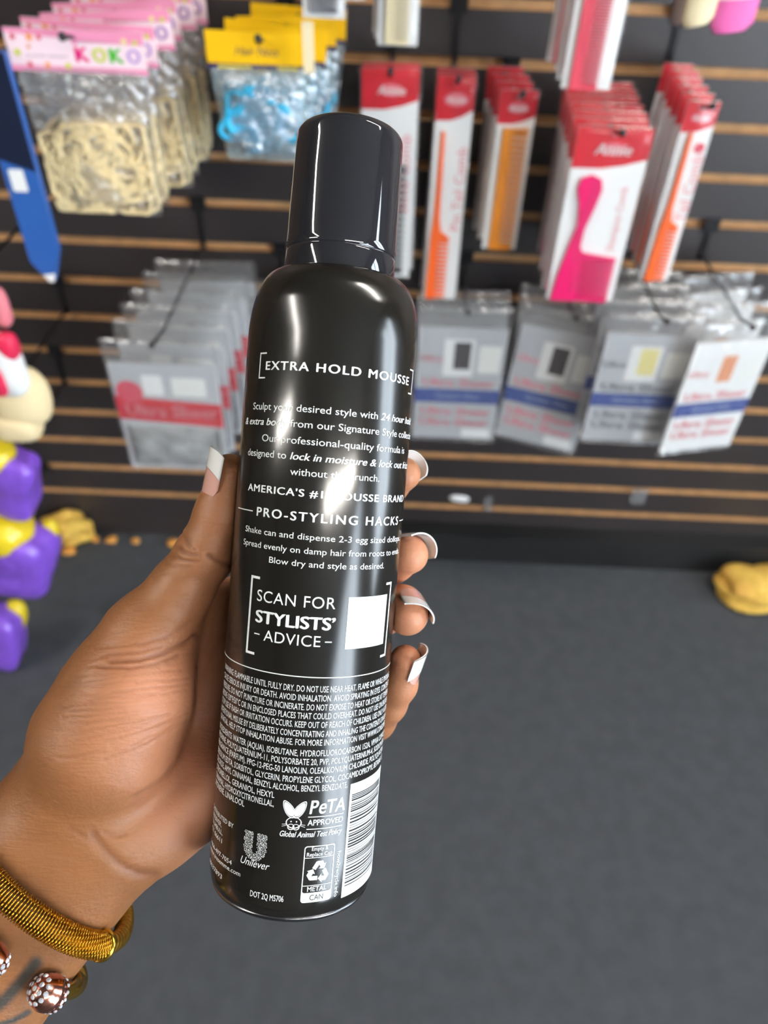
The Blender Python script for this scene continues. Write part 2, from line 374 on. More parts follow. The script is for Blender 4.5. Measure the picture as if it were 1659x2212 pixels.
def netbag(w, h, hh):
    o = empty('hair_net_pack', 'x', 'hair net pack')
    hd = plate('header_card', [[(-w/2, -hh), (w/2, -hh), (w/2, 0), (-w/2, 0)], circ(0, -.012, .004, 12)], .0022, 0, M['yellow'], o)
    V, Fc = shape([[(-w/2, -hh*1.0), (w/2, -hh*1.0), (w/2, -hh*.84), (-w/2, -hh*.84)]]); mesh('navy_stripe', upright(V, -.0014), Fc, M['navy'], hd)
    txt(hd, 'lettering', 'Hair Nets', -w*.02, -hh*.5, -.0014, w*.42, M['navy'], h=hh*.22, shear=.35)
    for x, ww in ((-.24, .32), (.27, .2)):
        V, Fc = shape([rrect(x*w-ww*w/2, x*w+ww*w/2, -hh*.97, -hh*.88, .001)]); mesh('printed_caption', upright(V, -.0017), Fc, M['goldyel'], hd)
    V, Fc = pillow(w*.98, -h, -hh*.9, .05, 14, 18, puff=lambda c: (1-c)**.35*min(1, c*5)**.6+.03, amp=.004, seed=5, taper=.18)
    mesh('plastic_bag', V, Fc, M['film_blue'], o, smooth=True)
    r = np.random.default_rng(4); mb = MB()
    for k in range(70):
        cx = float(np.clip(r.normal(-.08, .13), -.24, .2))*w; cz = -h*(.66 + float(np.clip(r.normal(0, .08), -.14, .14))); R = r.uniform(.08, .2)*w; an = r.uniform(0, 3.1); ph = r.uniform(0, 6)
        pts = [(cx + R*math.cos(q)*math.cos(an) - R*.6*math.sin(q+.3*math.sin(2*q))*math.sin(an), .014*math.sin(q+ph), cz + R*math.cos(q)*math.sin(an) + R*.6*math.sin(q)*math.cos(an)) for q in np.linspace(0, 2*math.pi, 18, endpoint=False)]
        mb.tube(pts, r.uniform(.002, .005), 6, True)
    tag(mb.build('folded_nets', M['netblue'], o, smooth=True), kind='stuff')
    blob('folded_cap', M['netblue'], o, (-w*.10, .0, -h*.68), (w*.22, .013, h*.15), 77, .22, 2.0, (40, 24), .3, 5.0)
    return o
t, h, w = dims(556, 68, 346, 225, 1.08, 130)
HH_N = dims(556, 68, 152, 225, 1.08)[1]
stack(lambda: netbag(w, h, HH_N), 4, tuple(t), .05, 'yellow topped clear bag of turquoise nets', 'yellow topped bags', jit=.004, rot=.10, dxy=(.012, .0))
hook(t[0]+.006, t[2]-.012, 1.05, 'black display hook carrying the yellow topped bags')

# combs ------------------------------------------------------------
def teeth(x0, x1, z0, z1, n, side=1, duty=.5):
    """outline of a toothed edge running down from z1 to z0; teeth reach from x0 to x1"""
    o = []; p = (z1-z0)/n
    for i in range(n):
        z = z1 - i*p; o += [(x0, z), (x0, z-p*(1-duty)*.5), (x1, z-p*(1-duty)*.5-.1*p), (x1, z-p*(1+duty)*.5+.1*p), (x0, z-p*(1+duty)*.5), (x0, z-p)]
    return o
def comb_rat(w, z0, z1):      # thin tail above, toothed half below
    zm = z0 + (z1-z0)*.40; xl = -w/2
    return [(xl, z0), (xl, z0), (xl+w*.06, zm), (xl+w*.16, zm+(z1-zm)*.25), (xl+w*.22, z1), (xl+w*.36, z1), (xl+w*.42, zm+(z1-zm)*.2), (xl+w*.55, zm+(z1-zm)*.06), (xl+w, zm), (xl+w, zm-.004)] + teeth(xl+w*.45, xl+w, z0, zm-.004, 14, duty=.56) + [(xl+w*.45, z0)]
def comb_straight(w, z0, z1, n=30):
    xl = -w/2; return [(xl, z0), (xl, z1), (xl+w, z1), (xl+w, z1-.004)] + teeth(xl+w*.42, xl+w, z0+.004, z1-.004, n, duty=.6) + [(xl+w, z0+.004), (xl+w, z0)]
def comb_paddle(w, z0, z1):
    h = z1-z0; zm = z0 + h*.40; xl = -w/2
    c = [(xl, z0), (xl+.05*w, z0+h*.22), (xl+.14*w, z0+h*.45), (xl+.22*w, z0+h*.62), (xl+.18*w, z0+h*.78), (xl+.10*w, z0+h*.90), (xl+.13*w, z0+h*.97), (xl+.3*w, z1), (xl+.46*w, z0+h*.97), (xl+.50*w, z0+h*.90),
         (xl+.45*w, z0+h*.78), (xl+.35*w, z0+h*.60), (xl+.34*w, z0+h*.46), (xl+.40*w, zm+.01*h), (xl+.52*w, zm), (xl+w, zm-.03*h), (xl+w, zm-.04*h)]
    return c + teeth(xl+.42*w, xl+w, z0+.004, zm-.045*h, 13, duty=.62) + [(xl+w, z0+.004), (xl+w, z0)]
def combpack(w, h, comb, cm, name='comb_pack', hh=.24, kind='red', side=None, seal=False):
    """white card with a slanted red top, a comb on it and a clear sleeve around both"""
    o = empty(name, 'x', 'comb pack'); cw = w*.90; z0 = -h*.985; z1 = -h*.01; hd = hh*h
    card = plate('backing_card', [[(-cw/2, z0), (cw/2, z0), (cw/2, z1), (-cw/2, z1)], circ(0, -.011, .0035, 12)], .0014, 0, M['white'], o)
    if kind == 'red':
        V, Fc = shape([[(-cw/2, z1-hd), (-cw*.1, z1-hd*.99), (cw*.2, z1-hd*.90), (cw/2, z1-hd*.74), (cw/2, z1), (-cw/2, z1)], circ(0, -.011, .0035, 12)]); mesh('red_top', upright(V, -.0009), Fc, M['red'], card)
        V, Fc = shape([circ(cw*.02, z1-hd*.52, hd*.15, 24, min(2.2, cw*.32/(hd*.15)))]); mesh('brand_oval', upright(V, -.0011), Fc, M['rosepink'], card)
        txt(card, 'lettering', 'Annie', cw*.02, z1-hd*.52, -.0013, cw*.5, M['white'], shear=.2, bold=.02)
    if seal:
        V, Fc = shape([circ(cw*.24, z1-hd-h*.075, w*.15, 20)]); mesh('printed_seal', upright(V, -.0012), Fc, M['softred'], card)
    if side:
        txt(card, 'lettering', side, cw*.30, z1-hd-(h-hd)*.34, -.0012, h*.36, M['rosepink'], rot=math.pi/2)
    if comb:
        V, Fc = shape([comb], .0035); mesh('comb', upright(V, -.0035), Fc, cm, o)
    b = MB(); e = .0058
    V, Fc = pillow(w, -h, 0, .011, 10, 24, puff=lambda c: min(1, c*12, (1-c)*12+.02)**.5, amp=.0006, seed=8)
    mesh('clear_sleeve', V, Fc, M['film_flat'], o, smooth=True)
    return o
def combstack(uc, vt, vb, wpx, y, n, dy, what, group, mk, hooklabel, dxy=(0, 0), vm=None, rot=.02):
    t, h, w = dims(uc, vt, vb, wpx, y, vm)
    f = stack(lambda: mk(w, h), n, tuple(t), dy, what, group, jit=.002, rot=rot, dxy=dxy)
    hook(t[0], t[2]-.011, y-.03, hooklabel); return f
G = 'comb packs on the slatted wall'
combstack(845, 141, 602, 128, 1.19, 2, .03, 'white comb card with red top and black wide comb', 'black comb packs',
          lambda w, h: combpack(w, h, [(x, z) for x, z in comb_straight(w*.62, -h*.96, -h*.42, 16)], M['black'], side='Bone Comb', hh=.17), 'display hook carrying the black comb packs')
combstack(989, 157, 650, 84, 1.2, 3, .02, 'narrow red topped card with orange rat tail comb', 'orange rat tail comb packs left',
          lambda w, h: combpack(w, h, [(x-w*.12, z) for x, z in comb_rat(w*.52, -h*.98, -h*.22)], M['orange2'], side='Pin Tail Comb', hh=.17), 'display hook carrying the narrow orange comb packs')
combstack(1124, 190, 541, 86, 1.17, 4, .03, 'red topped card with amber straight comb', 'amber comb packs',
          lambda w, h: combpack(w, h, [(x+w*.02, z) for x, z in comb_straight(w*.60, -h*.985, -h*.22, 20)], M['amber'], hh=.19), 'display hook carrying the amber comb packs', dxy=(-.004, .002))
combstack(1334, 270, 652, 172, 1.07, 7, .030, 'wide red topped card with hot pink paddle comb', 'hot pink paddle comb packs',
          lambda w, h: combpack(w, h, [(x-w*.02, z) for x, z in comb_paddle(w*.76, -h*.985, -h*.25)], M['hotpink'], side='Shampoo Comb', hh=.21), 'display hook carrying the hot pink comb packs', dxy=(.001, .001))
combstack(1524, 214, 609, 74, 1.11, 6, .032, 'red topped card with bright orange tail comb at the right', 'orange tail comb packs right',
          lambda w, h: combpack(w, h, [(x-w*.02, z) for x, z in comb_rat(w*.58, -h*.985, -h*.16)], M['orange2'], side='Tail Comb', hh=.15, seal=True), 'display hook carrying the orange comb packs furthest right', dxy=(.001, .001))
combstack(1332, -170, 196, 122, 1.03, 4, .04, 'white card with rose red straight comb above the pink combs', 'rose red comb packs',
          lambda w, h: combpack(w, h, [(x-w*.06, z) for x, z in comb_straight(w*.5, -h*.985, -h*.1, 44)], M['softred'], kind='plain'), 'display hook above the frame carrying the rose red comb packs', vm=60)
combstack(868, -180, 102, 96, 1.10, 3, .03, 'white card with pale ivory comb at the top edge', 'ivory comb packs',
          lambda w, h: combpack(w, h, [(x-w*.02, z) for x, z in comb_straight(w*.52, -h*.97, -h*.12, 34)], M['cream'], kind='plain'), 'display hook above the frame carrying the ivory comb packs', vm=50, dxy=(-.004, .0))
combstack(695, -190, 42, 100, 1.03, 2, .05, 'white card with black brush comb in front of the yellow bags', 'black and white comb packs',
          lambda w, h: combpack(w, h, [(x, z) for x, z in comb_straight(w*.6, -h*.93, -h*.12, 26)], M['grey'], kind='plain'), 'display hook above the frame carrying the black and white comb packs', vm=20, dxy=(.02, .01))
# hanging clear price strip
t, h, w = dims(664, 46, 158, 24, 1.03, 100)
o = plate('price_strip', [rrect(-w/2, w/2, -h, 0, .002)], .001, 0, M['cream'], None); o.location = tuple(t)
tag(o, 'narrow cream plastic strip hanging over the yellow bag', 'strip')

# hair tie cards ----------------------------------------------------
def tiecard(w, h, m1, m2):
    o = empty('hair_tie_card', 'x', 'hair tie card')
    plate('backing_card', [rrect(-w*.42, w*.42, -h*.97, 0, .006)], .0015, 0, M['white'], o)
    n = 22
    for i in range(n):
        z = -h*.985 + i*h*.028*1.3; mm = m1 if i < n*.5 else m2; k = 1-.12*max(0, 2-i)
        pts = [(w*.46*k*math.cos(q)*(1 if abs(math.cos(q)) < .7 else 1), .007*math.sin(q), z + .003*math.cos(q)) for q in np.linspace(0, 2*math.pi, 24, endpoint=False)]
        V, Fc = tube(pts, .0026, 7, True); mesh('elastic_tie', V, Fc, mm, o, smooth=True)
    return o
for uc, vb, wpx, m1, m2, lab in ((1536, 52, 68, 'cream', 'tan', 'cream hair ties wound on a card at the top edge'), (1618, 66, 92, 'candy', 'palepink', 'pink hair ties wound on a card in the top right corner'), (1502, 46, 52, 'taupe', 'taupe', 'taupe hair ties wound on a card behind the cream ones')):
    y = 1.12 if m1 != 'taupe' else 1.17
    t, h, w = dims(uc+12, -120, vb, wpx, y, 20)
    f = tiecard(w, h, M[m1], M[m2]); f.location = tuple(t); f['label'] = lab
    if m1 != 'taupe': hook(t[0], t[2]-.008, y-.03, 'display hook above the frame carrying the ' + m1.replace('candy', 'pink') + ' hair ties')

# grey stocking packs ----------------------------------------------
def stocking(w, h, pk='rosepink', sw='swatch', base='silver', band='blue'):
    o = empty('stocking_pack', 'x', 'stocking pack'); zt = -h*.20
    card = plate('card_insert', [rrect(-w*.47, w*.47, -h*.97, zt+h*.06, .003)], .0045, 0, M[base], o)
    V, Fc = shape([[(-w*.47, -h*.685), (w*.47, -h*.685), (w*.47, -h*.58), (-w*.47, -h*.58)]]); mesh('printed_band', upright(V, -.0026), Fc, M[band], card)
    txt(card, 'lettering', 'Queen Size', 0, -h*.632, -.0028, w*.5, M['paleblue'], h=h*.04)
    for z, hh in ((-.53, .062), (-.75, .066), (-.835, .066)):
        txt(card, 'lettering', 'Ultra Sheer', 0, z*h, -.0028, w*.8, M[pk], h=h*hh, bold=.03)
    txt(card, 'lettering', 'Ultra', -w*.32, -h*.36, -.0028, w*.24, M[pk], h=h*.05, bold=.02)
    V, Fc = shape([rrect(-w*.19, w*.14, -h*.48, -h*.22, .003)]); mesh('swatch_window', upright(V, -.0029), Fc, M['white'], card)
    V, Fc = shape([[(-w*.08, -h*.43), (w*.10, -h*.43), (w*.10, -h*.24), (-w*.08, -h*.24)]]); mesh('colour_swatch', upright(V, -.0032), Fc, M[sw], card)
    V, Fc = shape([rrect(w*.19, w*.43, -h*.45, -h*.26, .003)]); mesh('price_label', upright(V, -.0029), Fc, M['label'], card)
    V, Fc = shape([rrect(w*.10, w*.42, -h*.955, -h*.885, .002)]); mesh('barcode_patch', upright(V, -.0029), Fc, M['white'], card)
    V, Fc = pillow(w, -h, 0, .014, 14, 20, puff=lambda c: min(1, c*10, (1-c)*5+.02)**.6, amp=.0016, seed=13)
    mesh('clear_sleeve', V, Fc, M['film'], o, smooth=True)
    return o
def stockstack(uc, vt, vb, wpx, y, n, dy, what, group, hl, rot=0, dxy=(0, 0), jr=.015, yaw=0, **kw):
    t, h, w = dims(uc, vt, vb, wpx, y)
    f = stocking(w, h, **kw); f.rotation_euler = (0, rot, yaw)
    stack(lambda: f, n, tuple(t), dy, what, group, jit=.003, rot=jr, dxy=dxy)
    hook(t[0], t[2]-.006, y-.03, hl)
stockstack(1009, 660, 952, 196, 1.19, 3, .03, 'grey stocking pack with navy band and dark swatch, hanging straight', 'straight grey stocking packs', 'display hook carrying the straight grey stocking packs')
stockstack(1238, 672, 968, 196, 1.17, 3, .035, 'grey stocking pack with navy band tilted clockwise', 'tilted grey stocking packs', 'display hook carrying the tilted grey stocking packs', rot=math.radians(4), yaw=math.radians(-13))
stockstack(1428, 678, 958, 206, 1.09, 4, .05, 'pale grey stocking pack with pale yellow swatch', 'pale grey stocking packs', 'display hook carrying the pale grey stocking packs', pk='grey', sw='paleyel', band='blue')
stockstack(1608, 690, 975, 190, 1.07, 4, .05, 'whitish stocking pack with peach swatch at the right edge', 'whitish stocking packs', 'display hook carrying the whitish stocking packs', rot=math.radians(0), yaw=math.radians(13), sw='peach', base='white')
stockstack(590, 640, 930, 200, 1.19, 3, .03, 'grey stocking pack with navy band half hidden behind the black can', 'grey stocking packs behind the can', 'display hook carrying the grey packs behind the can', rot=math.radians(-3))
def sheer(w, h):
    o = empty('stocking_pack', 'x', 'stocking pack')
    card = plate('card_insert', [rrect(-w*.47, w*.47, -h*.98, -h*.16, .003)], .005, 0, M['silver'], o)
    V, Fc = shape([[(-w*.47, -h*.575), (w*.47, -h*.62), (w*.47, -h*.44), (-w*.47, -h*.40)]]); mesh('printed_band', upright(V, -.0028), Fc, M['red'], card)
    V, Fc = shape([circ(-w*.33, -h*.37, w*.12, 24)]); mesh('printed_seal', upright(V, -.0029), Fc, M['softred'], card)
    txt(card, 'lettering', 'Ultra Sheer', w*.02, -h*.505, -.0032, w*.84, M['rosepink'], h=h*.09, bold=.03)
    V, Fc = shape([rrect(-w*.20, -w*.02, -h*.385, -h*.24, .003)]); mesh('white_sticker', upright(V, -.003), Fc, M['white'], card)
    V, Fc = shape([rrect(w*.06, w*.36, -h*.385, -h*.25, .003)]); mesh('price_label', upright(V, -.003), Fc, M['label'], card)
    V, Fc = pillow(w*.86, -h*.95, -h*.63, .012, 12, 10, amp=.0016, seed=21, y0=-.003); mesh('folded_stocking', V, Fc, mat('grey mesh cloth', (150,150,150), rough=.8, var=(35,.25)), o, smooth=True)
    V, Fc = pillow(w, -h, 0, .018, 14, 20, puff=lambda c: min(1, c*10, (1-c)*5+.02)**.6, amp=.002, seed=14)
    mesh('clear_sleeve', V, Fc, M['film'], o, smooth=True)
    return o
t, h, w = dims(338, 735, 1015, 236, .97, 880)
stack(lambda: sheer(w, h), 6, tuple(t), .05, 'grey stocking pack with broad red band', 'red banded stocking packs', jit=.004, rot=.05, dxy=(.003, .001))
hook(t[0], t[2]-.006, .95, 'display hook carrying the red banded stocking packs')

# narrow blue pack at the left edge --------------------------------
t, h, w = dims(-28, 110, 604, 68, .98, 470)
o = empty('brush_pack', 'narrow royal blue pack with navy top and pointed end at the left edge', 'brush pack', tuple(t))
plate('card_insert', [[(-w/2, -h*.90), (-w*.05, -h*1.0), (w*.12, -h), (w/2, -h*.84), (w/2, 0), (-w/2, 0)]], .012, 0, M['royal'], o)
V, Fc = shape([[(-w/2, -h*.42), (w/2, -h*.47), (w/2, 0), (-w/2, 0)]]); mesh('navy_top', upright(V, -.0064), Fc, M['dnavy'], o)
V, Fc = shape([rrect(-w*.34, w*.12, -h*.56, -h*.46, .003)]); mesh('white_label', upright(V, -.0066), Fc, M['white'], o)
V, Fc = shape([[(-w*.2, -h*.965), (-w*.05, -h), (w*.12, -h), (w*.22, -h*.955)]]); mesh('white_tip', upright(V, -.0066), Fc, M['white'], o)
hook(t[0], t[2]-.008, .95, 'display hook at the left edge carrying the narrow blue pack')

# puffy things on the left edge display -----------------------------
def pxm(u, v, y): # metres per pixel at that place
    a = at(u-20, v, y); b_ = at(u+20, v, y); return abs(b_[0]-a[0])/40
YL = .92
for (u, v, rw, rh, lab, caps) in ((18, 1040, 62, 76, 'purple foil pack with yellow end, topmost of three at the left edge', [(-4, -72, 46, 34)]),
                                  (28, 1195, 84, 78, 'large purple foil pack with yellow ends, middle of three at the left edge', [(-2, -72, 70, 50), (72, -20, 22, 52)]),
                                  (-8, 1372, 54, 76, 'purple foil pack with yellow ends, lowest of three at the left edge', [(-14, -88, 34, 44), (42, -36, 24, 44)])):
    c = at(u, v, YL); s = pxm(u, v, YL)
    o = empty('hair_bundle_pack', lab, 'hair pack', (c[0], c[1], c[2]), 'purple packs at the left edge')
    blob('foil_body', M['purple'], o, (0, 0, 0), (rw*s, rw*s*.7, rh*s*1.12), int(v), .07, 5, (40, 30), math.radians(-16), 3.0)
    for q, (dx, dv, a, b_) in enumerate(caps): blob('yellow_end', M['yfoil'], o, (dx*s, -.006+.03*(q), -dv*s*1.1), (a*s, a*s*.8, b_*s), q+3, .05, 2.6, (24, 16), math.radians(-15))
    hook(c[0]-.01, c[2]+rh*s*1.12+.03, YL+.02, 'display hook at the left edge above a purple foil pack')
c = at(44, 862, YL); s = pxm(44, 862, YL)
o = empty('cloth_pack', 'cream cloth bundle with a rounded outline above the purple packs', 'cloth pack', tuple(c))
blob('cloth_roll', M['cloth'], o, (0, 0, 0), (58*s, 40*s, 72*s), 5, .09, 2.6)
blob('cloth_fold', M['cloth'], o, (-20*s, -.004, -62*s), (52*s, 40*s, 34*s), 6, .07, 3)
c = at(12, 790, YL-.02)
o = empty('red_white_pack', 'red and white striped pack at the left edge beside the cream bundle', 'hair pack', tuple(c))
blob('white_body', M['white'], o, (0, 0, 0), (34*s, 26*s, 70*s), 9, .05, 4)
blob('red_end', M['pinkred'], o, (22*s, -.004, 50*s), (20*s, 18*s, 28*s), 10, .06, 3)
blob('red_stripe', M['pinkred'], o, (-14*s, -.012, -20*s), (20*s, 20*s, 38*s), 12, .06, 3)
c = at(0, 665, YL)
blob('rose_pouch', M['rosepink'], None, tuple(c), (18*s, 16*s, 40*s), 15, .05, 3); tag(bpy.context.scene.objects['rose_pouch'], 'small dusty rose pouch at the left edge under the blue pack', 'pouch')
hook(c[0]-.012, c[2]+.05, YL-.02, 'display hook at the left edge above the rose pouch')

# things on the floor ----------------------------------------------
for u, v, rw, rh, sd, lab in ((150, 1152, 52, 30, 31, 'crumpled golden leaf ball on the carpet beside the purple packs'), (1640, 1275, 92, 27, 32, 'crumpled golden leaf ball on the carpet at the right edge')):
    d = CF*F + CR*(u-CU) - CUP*(v-CV); tt = (.03-CAM[2])/d[2]; p = CAM + d*tt; s = tt
    q = blob('golden_leaf_ball', M['golden'], None, (p[0], p[1], rh*s*1.25), (rw*s, rw*s*.6, rh*s*1.3), sd, .22, 2.0, (56, 36), 0, 4.5); tag(q, lab, 'crumpled decoration', 'golden crumpled decorations')
for k, (u, v, r) in enumerate(((212, 1150, 10), (246, 1153, 13), (150, 1192, 14), (300, 1152, 9), (392, 1120, 14))):
    d = CF*F + CR*(u-CU) - CUP*(v-CV); tt = (.004-CAM[2])/d[2]; p = CAM + d*tt; s = tt
    p[1] = min(p[1], WALL-.03)
    q = blob('leaf_scrap', M['amberbit'], None, (p[0], p[1], .006), (r*s, r*s*.8, .007), 50+k, .2, 2.2, (14, 8)); tag(q, ['tiny amber leaf scrap just right of the golden ball', 'small amber leaf scrap second to the right of the golden ball', 'amber leaf scrap in front of the golden ball by the purple pack', 'tiniest amber leaf scrap third to the right of the golden ball', 'amber leaf scrap nearest the thumb along the wall foot'][k], 'scrap', 'amber scraps along the wall foot')
p = at(992, 1076, WALL-.004); q = blob('paper_scrap', M['white'], None, (p[0], WALL-.006, p[2]), (.022, .004, .009), 71, .1, 2.5, (20, 10), math.radians(-8)); tag(q, 'small white paper scrap stuck to the black slatted wall', 'scrap')
for u, v, lab in ((1388, 1068, 'empty clear plastic bracket in a low groove below the grey packs'), (1054, 1084, 'small clear clip in the lowest groove beside the white scrap')):
    p = at(u, v, WALL-.004); z = p[2]
    V, Fc = shape([rrect(-.024 if u > 1200 else -.008, .012, -.03, .014, .004)], .004); q = mesh('clear_bracket', upright(V, -.003), Fc, M['film_crisp'], None); q.location = (p[0], WALL, z); tag(q, lab, 'bracket')

# ------------------------------------------------------------------ the mousse can
O_ = np.array([-0.03092989508, -0.12067203045, -0.25356401336]); AX = np.array([0.0864133575, 0.9939897870699, 0.0672088896378])
RT = np.array([0.9962423643, -0.0866091873, 0.0]); FR = np.array([-0.00582091, -0.06695634, 0.99773893])
CANM = CM @ Matrix(((RT[0], -FR[0], AX[0], O_[0]), (RT[1], -FR[1], AX[1], O_[1]), (RT[2], -FR[2], AX[2], O_[2]), (0, 0, 0, 1)))
R = .0265
def canmat(name, rgb, rough, aniso=0.0, dusty=False, spec=.5, metal=0.0):
    m = mat(name, rgb, rough=rough, spec=spec, metal=metal); nt = m.node_tree; b = nt.nodes['Principled BSDF']
    if aniso:
        tg = nt.nodes.new('ShaderNodeTangent'); tg.direction_type = 'RADIAL'; tg.axis = 'Z'
        b.inputs['Anisotropic'].default_value = aniso; nt.links.new(tg.outputs[0], b.inputs['Tangent'])
    return m
M['can'] = canmat('black lacquer', (27,25,22), .15, .85, spec=.6)
M['cap'] = canmat('black glossy plastic', (36,36,40), .05, spec=.8)
M['steel'] = mat('rim steel', (120,120,124), rough=.25, metal=1)
can = empty('mousse_can', 'shiny black hair mousse can with white print held upright in a hand', 'spray can')
can.matrix_world = CANM
def mm(p): return [(a/1000, b_/1000) for a, b_ in p]
prof = [(0, 1.5), (22.0, 1.5), (24.2, .9), (25.2, 1.6), (25.9, 3.2), (26.3, 5.5), (26.5, 8)] + [(26.5, s) for s in range(20, 172, 8)]
for k in range(17):
    a = math.radians(90*k/16); prof.append((17.2 + 9.3*math.cos(a)**.85 if k < 16 else 17.2, 174 + 21.0*math.sin(a)))
prof += [(16.2, 195.2), (16.2, 199)]
V, Fc = lathe(mm(prof), 128); mesh('can_body', V, Fc, M['can'], can, smooth=True)
V, Fc = lathe(mm([(21.5, .6), (22.6, 0), (24.4, .1), (25.3, .9), (25.6, 2.0), (25.0, 2.2), (22, 1.7)]), 128); mesh('base_rim', V, Fc, M['steel'], can, smooth=True)
capp = [(16.4, 193.2), (17.1, 193.3), (17.2, 194), (17.25, 197), (17.1, 200.8), (16.95, 201.3), (16.75, 201.5), (16.95, 201.7), (17.15, 202.1), (17.1, 204), (17.0, 207), (16.9, 214), (16.7, 224), (16.5, 233)]
for k in range(1, 11):
    a = math.radians(90*k/10); capp.append((16.5 - 4.5 + 4.5*math.cos(a), 235.7 + 4.0*math.sin(a)))
capp += [(8, 240.0), (0, 240.1)]
V, Fc = lathe(mm(capp), 128)
for i, v in enumerate(V):     # the cap has a flattened, faintly dished front
    a = math.atan2(v[0], -v[1]); s = v[2]*1000
    if s > 202.5:
        k = .985 if abs(a) < .55 else 1.0
        w_ = math.exp(-(a/.5)**4)*min(1, (s-202.5)/6)*min(1, max(0, (238-s)/4)); k = 1-.03*w_
        V[i] = (v[0]*k, v[1]*k, v[2])
mesh('cap', V, Fc, M['cap'], can, smooth=True)
PHC = 14.3
def wrap(V, phi, s, r=R+.00008):   # flat (x right, y up) in metres -> on the can
    out = []
    for v in V:
        a = math.radians(phi) + v[0]/R; out.append((r*math.sin(a), -r*math.cos(a), s/1000 + v[1]))
    return out
def refine(V, Fc, L=.0008):   # split long edges so a flat print can bend round the can
    V = [tuple(v) for v in V]; todo = [(f[0], f[i], f[i+1]) for f in Fc for i in range(1, len(f)-1)]; out = []; mid = {}
    while todo:
        t = todo.pop(); e = [math.dist(V[t[i]], V[t[(i+1) % 3]]) for i in range(3)]; k = e.index(max(e))
        if e[k] < L: out.append(t); continue
        a, b_, c = t[k], t[(k+1) % 3], t[(k+2) % 3]; key = (min(a, b_), max(a, b_))
        if key not in mid: mid[key] = len(V); V.append(tuple((p+q)/2 for p, q in zip(V[a], V[b_])))
        m_ = mid[key]; todo += [(a, m_, c), (m_, b_, c)]
    return V, out
class Print:
    def __init__(s): s.b = MB()
    def line(s, body, phi0, phi1, base, cap, bold=0.0, shear=0.0, space=1.0, res=5):
        """one line of print from angle phi0 to phi1 with its baseline at height base (mm) and capital height cap (mm)"""
        V, Fc = text(body, 1.0, shear, bold, space, res)
        x0, x1 = V[:, 0].min(), V[:, 0].max(); W = math.radians(phi1-phi0)*R
        sx = W/(x1-x0); sy = cap/1000/.7
        P = [((v[0]-x0)*sx, v[1]*sy, 0) for v in V]; s.b.add(wrap(P, phi0, base), Fc); return s
    def mixed(s, parts, phi0, phi1, base, cap):
        """runs of (text, is_bold_italic) sharing one line"""
        pcs = []; x = 0.0
        for body, bi in parts:
            V, Fc = text(body, 1.0, .22 if bi else 0, .02 if bi else .005, 1.0, 4); ww = V[:, 0].max()
            pcs.append((V, Fc, x)); x += ww + .30
        tot = x - .30; sx = math.radians(phi1-phi0)*R/tot; sy = cap/1000/.7
        for V, Fc, xo in pcs: s.b.add(wrap([((v[0]+xo)*sx, v[1]*sy, 0) for v in V], phi0, base), Fc)
        return s
    def quad(s, p0, p1, s0, s1, lift=.00008):
        n = max(1, int(abs(p1-p0)/3)); V = []; Fc = []
        for i in range(n+1):
            a = math.radians(p0+(p1-p0)*i/n)
            for q in (s0, s1): V.append(((R+lift)*math.sin(a), -(R+lift)*math.cos(a), q/1000))
        for i in range(n): Fc.append((2*i, 2*i+2, 2*i+3, 2*i+1))
        s.b.add(V, Fc); return s
    def poly(s, loops, phi, base, lift=.00008):   # loops in mm around (phi, base)
        V, Fc = refine(*shape([[(x/1000, y/1000) for x, y in lp] for lp in loops])); s.b.add(wrap(V, phi, base, R+lift), Fc); return s
    def build(s, name, m='ink', parent=None, label=None):
        o = s.b.build(name, M[m], parent or can)
        if label: o['label'] = label
        return o
def bracket(pr, pl, pr_, s0, s1, tick, th):
    tw = math.degrees(th/1000/R)
    pr.quad(pl, pl+tw, s0, s1).quad(pl, pl+tick, s0, s0+th).quad(pl, pl+tick, s1-th, s1)
    pr.quad(pr_-tw, pr_, s0, s1).quad(pr_-tick, pr_, s0, s0+th).quad(pr_-tick, pr_, s1-th, s1)
p = Print().line('EXTRA HOLD MOUSSE', -40.9, 66.7, 162.7, 2.45, bold=.026, space=1.18); bracket(p, -47.4, 74.0, 160.2, 167.7, 6.6, .42); p.build('title_lettering')
p = Print()
p.mixed([('Sculpt your desired style with', 0), ('24 hour hold', 1)], -51.6, 80, 151.2, 2.05)
p.mixed([('& extra body', 1), ('from our Signature Style collection.', 0)], -61.9, 90, 146.8, 2.05)
p.mixed([('Our professional-quality formula is', 0)], -39.6, 69.5, 142.1, 2.05)
p.mixed([('designed to', 0), ('lock in moisture & lock out frizz', 1)], -54.2, 82, 137.6, 2.05)
p.mixed([('without the crunch.', 0)], -15.9, 43.1, 133.2, 2.05)
p.build('description_lettering')
p = Print().line("AMERICA'S #1 MOUSSE BRAND", -50.2, 77.5, 127.3, 2.1, bold=.024, space=1.12)
p.line('PRO-STYLING HACKS', -39.0, 69.3, 120.3, 2.6, bold=.024, space=1.25).quad(-64.3, -43.0, 121.3, 121.6).quad(72.4, 92, 121.3, 121.6)
p.mixed([('Shake can and dispense 2-3 egg sized dollops.', 0)], -49.7, 77.5, 115.1, 1.8)
p.mixed([('Spread evenly on damp hair from roots to ends.', 0)], -51.0, 77.5, 111.1, 1.8)
p.mixed([('Blow dry and style as desired.', 0)], -26.3, 55, 107.3, 1.8); p.build('styling_lettering')
p = Print().line('SCAN FOR', -33.0, 19.2, 95.6, 3.4, space=1.08).line('STYLISTS\u2019', -33.1, 20.2, 89.4, 3.6, bold=.034)
